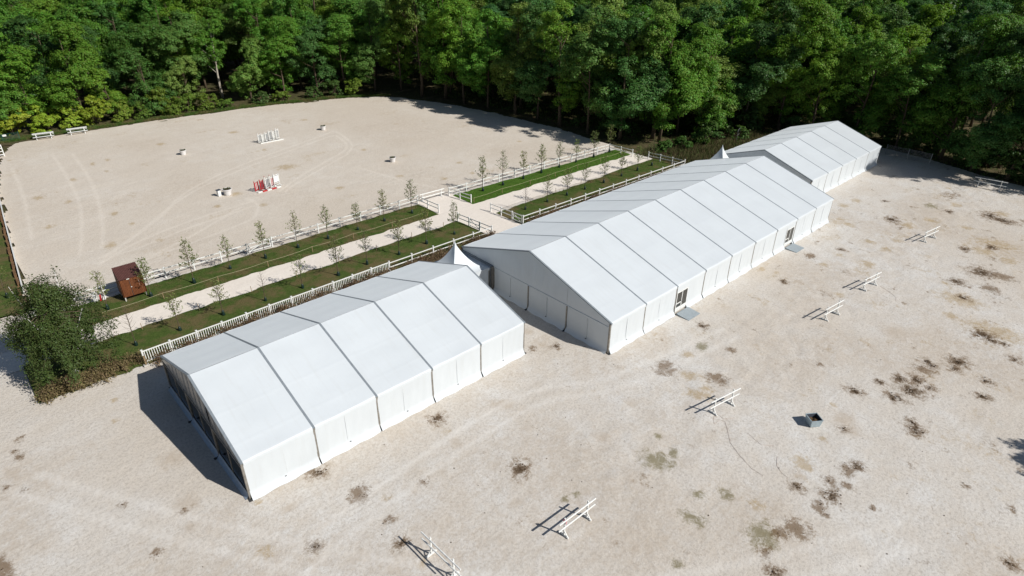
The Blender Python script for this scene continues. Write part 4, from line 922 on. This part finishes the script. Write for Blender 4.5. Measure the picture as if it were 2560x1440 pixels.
print('TREES edge', cnt, 'inner', nf, 'left over', len(FAR), 'maxdist', cand[min(len(cand)-1, nf)][0] if cand else 0)
# off-frame tree to the right whose shadow reaches into the yard
place_tree(6, 49.6, -46.6, 1.05, 1.1, 'tree just outside the right edge whose shadow touches the yard', None, GREENS[1], name='yard_tree')

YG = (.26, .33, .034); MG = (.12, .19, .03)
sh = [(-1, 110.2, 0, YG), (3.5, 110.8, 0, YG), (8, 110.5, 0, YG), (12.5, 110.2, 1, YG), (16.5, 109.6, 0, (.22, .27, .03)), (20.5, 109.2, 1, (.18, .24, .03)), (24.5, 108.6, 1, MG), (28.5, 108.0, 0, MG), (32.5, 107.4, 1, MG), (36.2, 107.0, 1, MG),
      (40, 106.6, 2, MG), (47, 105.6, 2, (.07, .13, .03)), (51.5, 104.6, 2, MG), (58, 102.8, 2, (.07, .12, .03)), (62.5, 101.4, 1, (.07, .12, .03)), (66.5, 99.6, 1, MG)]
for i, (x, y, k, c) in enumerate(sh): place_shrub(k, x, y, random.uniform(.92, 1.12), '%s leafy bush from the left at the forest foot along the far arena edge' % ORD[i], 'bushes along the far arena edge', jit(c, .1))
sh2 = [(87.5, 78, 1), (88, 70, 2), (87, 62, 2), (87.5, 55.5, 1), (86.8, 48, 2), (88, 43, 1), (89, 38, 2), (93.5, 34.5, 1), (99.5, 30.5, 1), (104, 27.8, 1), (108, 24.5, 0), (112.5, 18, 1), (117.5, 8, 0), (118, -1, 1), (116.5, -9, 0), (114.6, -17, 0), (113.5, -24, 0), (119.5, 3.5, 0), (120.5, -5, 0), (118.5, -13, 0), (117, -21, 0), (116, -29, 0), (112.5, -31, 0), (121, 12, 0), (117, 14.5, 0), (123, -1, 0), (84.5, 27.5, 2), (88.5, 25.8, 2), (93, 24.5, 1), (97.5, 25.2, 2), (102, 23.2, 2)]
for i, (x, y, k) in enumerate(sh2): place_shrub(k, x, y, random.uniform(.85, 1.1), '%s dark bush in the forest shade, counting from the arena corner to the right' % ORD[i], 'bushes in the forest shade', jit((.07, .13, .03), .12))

# young trees with watering bags -----------------------------------
def young(i, leaves, H=4.9):
    rng = np.random.default_rng(500+i); mb = MB(); top = H*.97
    mb.tube([(0, 0, -.05), (.03, .02, 1.6), (-.02, .04, 3.0), (.02, 0, top)], [.045, .036, .026, .008], 6)
    P = []; N = []
    nb = 26
    for b in range(nb):
        u = .34+.6*b/nb; a = b*2.4+rng.uniform(-.4, .4); z = H*u; ln = (1.05-.80*((u-.34)/.66))*rng.uniform(.65, 1.1)
        e = np.array([ln*math.cos(a), ln*math.sin(a), z+ln*rng.uniform(.6, 1.2)]); s = np.array([0, 0, z])
        mid = s*.5+e*.5+np.array([0, 0, -.06]); mb.tube([s, mid, e], [.016, .011, .004], 4, False)
        m = int(leaves*(ln/1.0)/nb)
        for _ in range(m):
            q = rng.uniform(.3, 1.05); p = s+(e-s)*q+rng.normal(size=3)*.09; P.append(p); N.append(rng.normal(size=3)+np.array([0, 0, .5]))
    t_ = mb.mesh('trunk', M['bark'])
    lm = None
    if P:
        V, Fq = leaf_quads(np.array(P), np.array(N), .085, rng, .5); lm = np_mesh('crown', V, Fq, M['leaf'])
    return t_, lm
YT = [young(0, 780), young(1, 600), young(2, 400), young(3, 0), young(4, 680, 4.4)]
bagm = MB().lathe([(0, .02), (.17, .02), (.18, .18), (.15, .5), (.09, .68), (.05, .70)], 10).mesh('watering_bag', M['bag'], True)
def young_tree(x, y, k, s, label, group, bag=True):
    o = root('young_tree', (x, y, .06), label, 'tree', group, random.uniform(0, 6.28)); o.scale = (s, s, s*random.uniform(.94, 1.06))
    link('trunk', YT[k][0], o)
    if YT[k][1]: c = link('crown', YT[k][1], o); c.color = (*jit((.155, .185, .06), .2), 1)
    if bag: link('watering_bag', bagm, o, (0, 0, 0), (0, 0, 0), (1, 1, random.uniform(.75, 1.05)))
    return o
lowx = [-.3, 3.45, 7.5, 11.7, 15.7, 19.9, 23.6, 27.7, 31.8, 36.0, 48.25, 52.5, 56.4, 60.2, 64.4, 68.8, 72.8, 76.6]
upx = [-.5, 3.45, 7.7, 11.8, 15.8, 19.85, 23.7, 27.8, 31.8, 36.0, 48.5, 52.3, 56.5, 60.5, 64.6, 68.6, 72.8, 77.0]
kl = [3, 1, 4, 3, 2, 1, 2, 1, 4, 0, 3, 1, 4, 1, 1, 0, 4, 2]; ku = [0, 4, 0, 1, 0, 2, 1, 4, 0, 1, 0, 2, 0, 4, 1, 0, 4, 1]
for i, x in enumerate(lowx): young_tree(x, 23.85+random.uniform(-.15, .15), kl[i], random.uniform(.86, 1.06)*(.85 if kl[i] == 3 else 1), '%s%s young tree from the left in the row nearer the tents' % (ORD[i], ' and bare' if kl[i] == 3 else ''), 'young trees in the row nearer the tents')
for i, x in enumerate(upx): young_tree(x, (32.45 if x < 9 else 33.1)+random.uniform(-.1, .1), ku[i], random.uniform(.86, 1.08), '%s young tree from the left in the row along the arena fence' % ORD[i], 'young trees in the row along the arena fence')
young_tree(-7.35, 41.8, 2, .95, 'young tree alone on the meadow left of the arena', None)

# birch ----------------------------------------------------------------
def birch(x, y):
    rng = np.random.default_rng(77); R = root('birch_tree', (x, y, .05), 'large drooping birch with white trunk beside the path on the left', 'tree'); R.scale = (.92, .92, .98)
    mb = MB(); tw = MB(); H = 9.8
    forks = [((-.2, .1, 2.0), (-1.2, .9, 5.2), (-1.9, 1.4, 8.7)), ((.15, -.05, 2.0), (1.0, -.2, 5.6), (1.5, .6, 9.6)), ((.0, .2, 2.2), (-.2, .6, 5.8), (-.4, 1.0, 9.2)), ((0, 0, 2.0), (-.9, -1.2, 4.6), (-1.6, -1.9, 7.0)), ((0, 0, 2.0), (1.2, -1.4, 4.4), (2.2, -2.0, 6.6))]
    mb.tube([(.25, -.1, -.1), (.12, -.05, 1.0), (0, 0, 2.2)], [.19, .15, .14], 8)
    for fk in forks: mb.tube([(0, 0, 1.8)]+list(fk), [.12, .10, .06, .015], 6)
    P = []; N = []
    def spray(c, n, sd, drop):
        k = rng.uniform(0, 1, n); sw = rng.normal(size=2)*.22
        P.append(np.stack([c[0]+sw[0]*k+rng.normal(size=n)*sd, c[1]+sw[1]*k+rng.normal(size=n)*sd, c[2]+.12-drop*k+rng.normal(size=n)*sd*.6], 1))
        o = np.array([c[0], c[1], 1.6]); N.append(rng.normal(size=(n, 3))*.55+o/np.linalg.norm(o))
    # main boughs arch out and hang; lumps of foliage follow them
    nb = 66
    for b in range(nb):
        fk = forks[b % 5]; u = (b/nb)**.75*.96; w = u*2; j = 0 if w < 1 else 1
        s = Vector(fk[j]).lerp(Vector(fk[j+1]), w-j); a = b*2.399+rng.uniform(-.5, .5)
        reach = 4.7*max(.12, 1-(s.z-1.5)/9.4)**.62*rng.uniform(.5, 1.12)*(1+.15*math.sin(3*a+1))
        e = Vector((math.cos(a)*reach, math.sin(a)*reach, s.z+rng.uniform(-.2, .8)-reach*.10)); mid = s.lerp(e, .5)+Vector((0, 0, .45))
        tw.tube([s, mid, e], [.03, .018, .006], 4, False)
        for q in np.linspace(.3, 1.02, 7):
            c = s.lerp(mid, q*2) if q < .5 else mid.lerp(e, q*2-1); dr = min(rng.uniform(.7, 2.4)*(.55+.6*q), max(.4, c.z-.6)); spray(c, int(64*dr), .12+.09*q, dr)
    for fk in forks:
        for q in np.linspace(.2, 1.03, 9):
            c = Vector(fk[1]).lerp(Vector(fk[2]), q); spray(c, int(90*(1.25-q)), .42*(1.2-q)+.08, .9*(1.2-q)+.2)
    V, Fq = leaf_quads(np.concatenate(P), np.concatenate(N), .08, rng, .6)
    c = link('crown', np_mesh('crown', V, Fq, M['leaf']), R); c.color = (.066, .096, .026, 1)
    mb.obj('trunk', M['birch'], R, smooth=True); tw.obj('branches', M['bark'], R); print('BIRCH leaves', len(Fq))
birch(-5.4, 23.1)

# hedges: brown twiggy rows -------------------------------------------
def hedge(label, A, B, width, h, n, cols, seed, dens=60):
    rng = np.random.default_rng(seed); A = np.array(A); B = np.array(B); R = root('hedge', (*A, .04), label, 'hedge', 'brown twiggy hedges')
    d = B-A; L = np.linalg.norm(d); d = d/L; pn = np.array([-d[1], d[0]]); mb = MB(); P = []; N = []
    for i in range(n):
        u = rng.uniform(0, L); o = rng.normal()*width*.3; c = d*u+pn*o; hh = h*rng.uniform(.55, 1.15); sp = rng.uniform(.22, .42)
        for _ in range(4): e = (c[0]+rng.normal()*sp, c[1]+rng.normal()*sp, hh*rng.uniform(.7, 1.05)); mb.tube([(c[0], c[1], 0), e], [.014, .004], 3, False)
        m = int(dens*rng.uniform(.5, 1.3)); q = rng.uniform(.15, 1, m)
        P.append(np.stack([c[0]+rng.normal(size=m)*sp*.8, c[1]+rng.normal(size=m)*sp*.8, hh*q], 1)); N.append(rng.normal(size=(m, 3))+np.array([0, -.2, .5]))
    V, Fq = leaf_quads(np.concatenate(P), np.concatenate(N), .075, rng, .6); c = link('leaves', np_mesh('leaves', V, Fq, M['twigleaf']), R); c.color = (*cols, 1)
    mb.obj('twigs', M['stake'], R)
hedge('low brown hedge at the foot of the birch beside the gravel', (-8.2, 21.0), (-.4, 21.4), 1.5, .85, 120, (.15, .115, .055), 1)
hedge('twiggy brown hedge behind the picket fence of the nearest marquee', (.2, 20.0), (24.5, 20.2), .8, 1.05, 190, (.13, .085, .05), 2, 50)
hedge('thin brown hedge between the white fence and the first pagoda tent', (24.8, 20.2), (39.2, 20.1), .9, 1.0, 100, (.13, .085, .05), 3, 45)
hedge('long thin brown hedge between the white fence and the longest marquee', (45, 20.0), (79.8, 19.3), .9, 1.0, 230, (.14, .085, .05), 4, 40)

# dry reeds behind the far tents, grass tufts: uncountable
def tufts(name, label, cat, fn, n, h, w, m, seed, blades=4, spread=.12):
    rng = np.random.default_rng(seed); pts = fn(rng, n); n = len(pts); V = []; k = blades
    base = np.repeat(pts, k, 0); m_ = len(base); a = rng.uniform(0, 6.28, m_); off = rng.normal(size=(m_, 2))*spread
    b = base.copy(); b[:, :2] += off; hh = h*rng.uniform(.5, 1.3, m_); tx = np.cos(a)*w; ty = np.sin(a)*w; ln = rng.normal(size=(m_, 2))*(h*.3)
    v0 = b+np.stack([tx, ty, 0*tx], 1); v1 = b-np.stack([tx, ty, 0*tx], 1); v2 = b+np.stack([ln[:, 0], ln[:, 1], hh], 1)
    V = np.stack([v0, v1, v2], 1).reshape(-1, 3); o = link(name, np_mesh(name, V, np.arange(3*m_).reshape(-1, 3), m)); return tag(o, label, cat, kind='stuff')
def reeds(rng, n):
    x = rng.uniform(80.5, 108, n); y = rng.uniform(16.5, 30, n); k = ~((y > 31-.35*(x-88)) & (x > 88)) & (rng.uniform(size=n) < .55+.45*vnoise(x, y, 77, 2.5)); return np.stack([x, y, np.zeros(n)], 1)[k]
tufts('dry_reeds', 'brown dry reeds and tall grass between the far tents and the forest', 'reeds', reeds, 9000, .75, .03, M['reed'], 11, 4, .2)
def verge(rng, n):
    x = np.concatenate([rng.uniform(-6, 38.5, n//3), rng.uniform(-8, 39, n//3), rng.uniform(44.5, 78.5, n//6), rng.uniform(44.8, 79.5, n//6)])
    y = np.concatenate([rng.uniform(30.6, 35.2, n//3), rng.uniform(20.6, 26.9, n//3), rng.uniform(30.3, 33.6, n//6), rng.uniform(20.6, 25.8, n//6)])
    return np.stack([x, y, np.full(len(x), .07)], 1)
tufts('verge_grass', 'short patchy grass on the verges beside the path', 'grass', verge, 15000, .11, .02, M['blade'], 12, 4, .1)
def margin(rng, n):
    x = rng.uniform(-12, 72, n); y0 = np.interp(x, [-12, 12, 26, 44, 62, 72], [105.6, 105.9, 105.0, 103.2, 99.4, 93]); y = y0+np.abs(rng.normal(size=n))*1.1+.1; return np.stack([x, y, np.zeros(n)], 1)
tufts('margin_grass', 'rough grass and weeds along the far arena edge', 'grass', margin, 7000, .38, .035, M['blade'], 13, 4, .16)
def floor_(rng, n):
    x = rng.uniform(82, 135, n); y = rng.uniform(-40, 92, n); k = ~inside(x, y); return np.stack([x, y, np.full(n, -.14)], 1)[k]
tufts('forest_undergrowth', 'sparse low undergrowth on the shaded forest floor', 'undergrowth', floor_, 14000, .45, .05, M['blade'], 14, 4, .25)
if FAR:
    mbv = []; mbf = 0; rng = np.random.default_rng(9); PP = []; NN = []
    for d_, x, y in FAR[:160]:
        H = rng.uniform(16.5, 20.5); n = 900; a = rng.uniform(0, 6.28, n); r = 4.2*np.sqrt(rng.uniform(0, 1, n)); dz = (1-(r/4.4)**2)
        PP.append(np.stack([x+r*np.cos(a), y+r*np.sin(a), H-6+6*dz+rng.normal(size=n)*.8], 1)); NN.append(np.stack([np.cos(a)*.6, np.sin(a)*.6, np.ones(n)], 1)+rng.normal(size=(n, 3))*.4)
    V, Fq = leaf_quads(np.concatenate(PP), np.concatenate(NN), .35, rng); o = link('distant_forest', np_mesh('distant_forest', V, Fq, M['leaf'])); o.color = (.05, .105, .02, 1)
    tag(o, 'distant treetops merging into one green mass along the top edge', 'forest', kind='stuff')
print('TRIS', sum(len(m_.polygons)*2 for m_ in bpy.data.meshes))
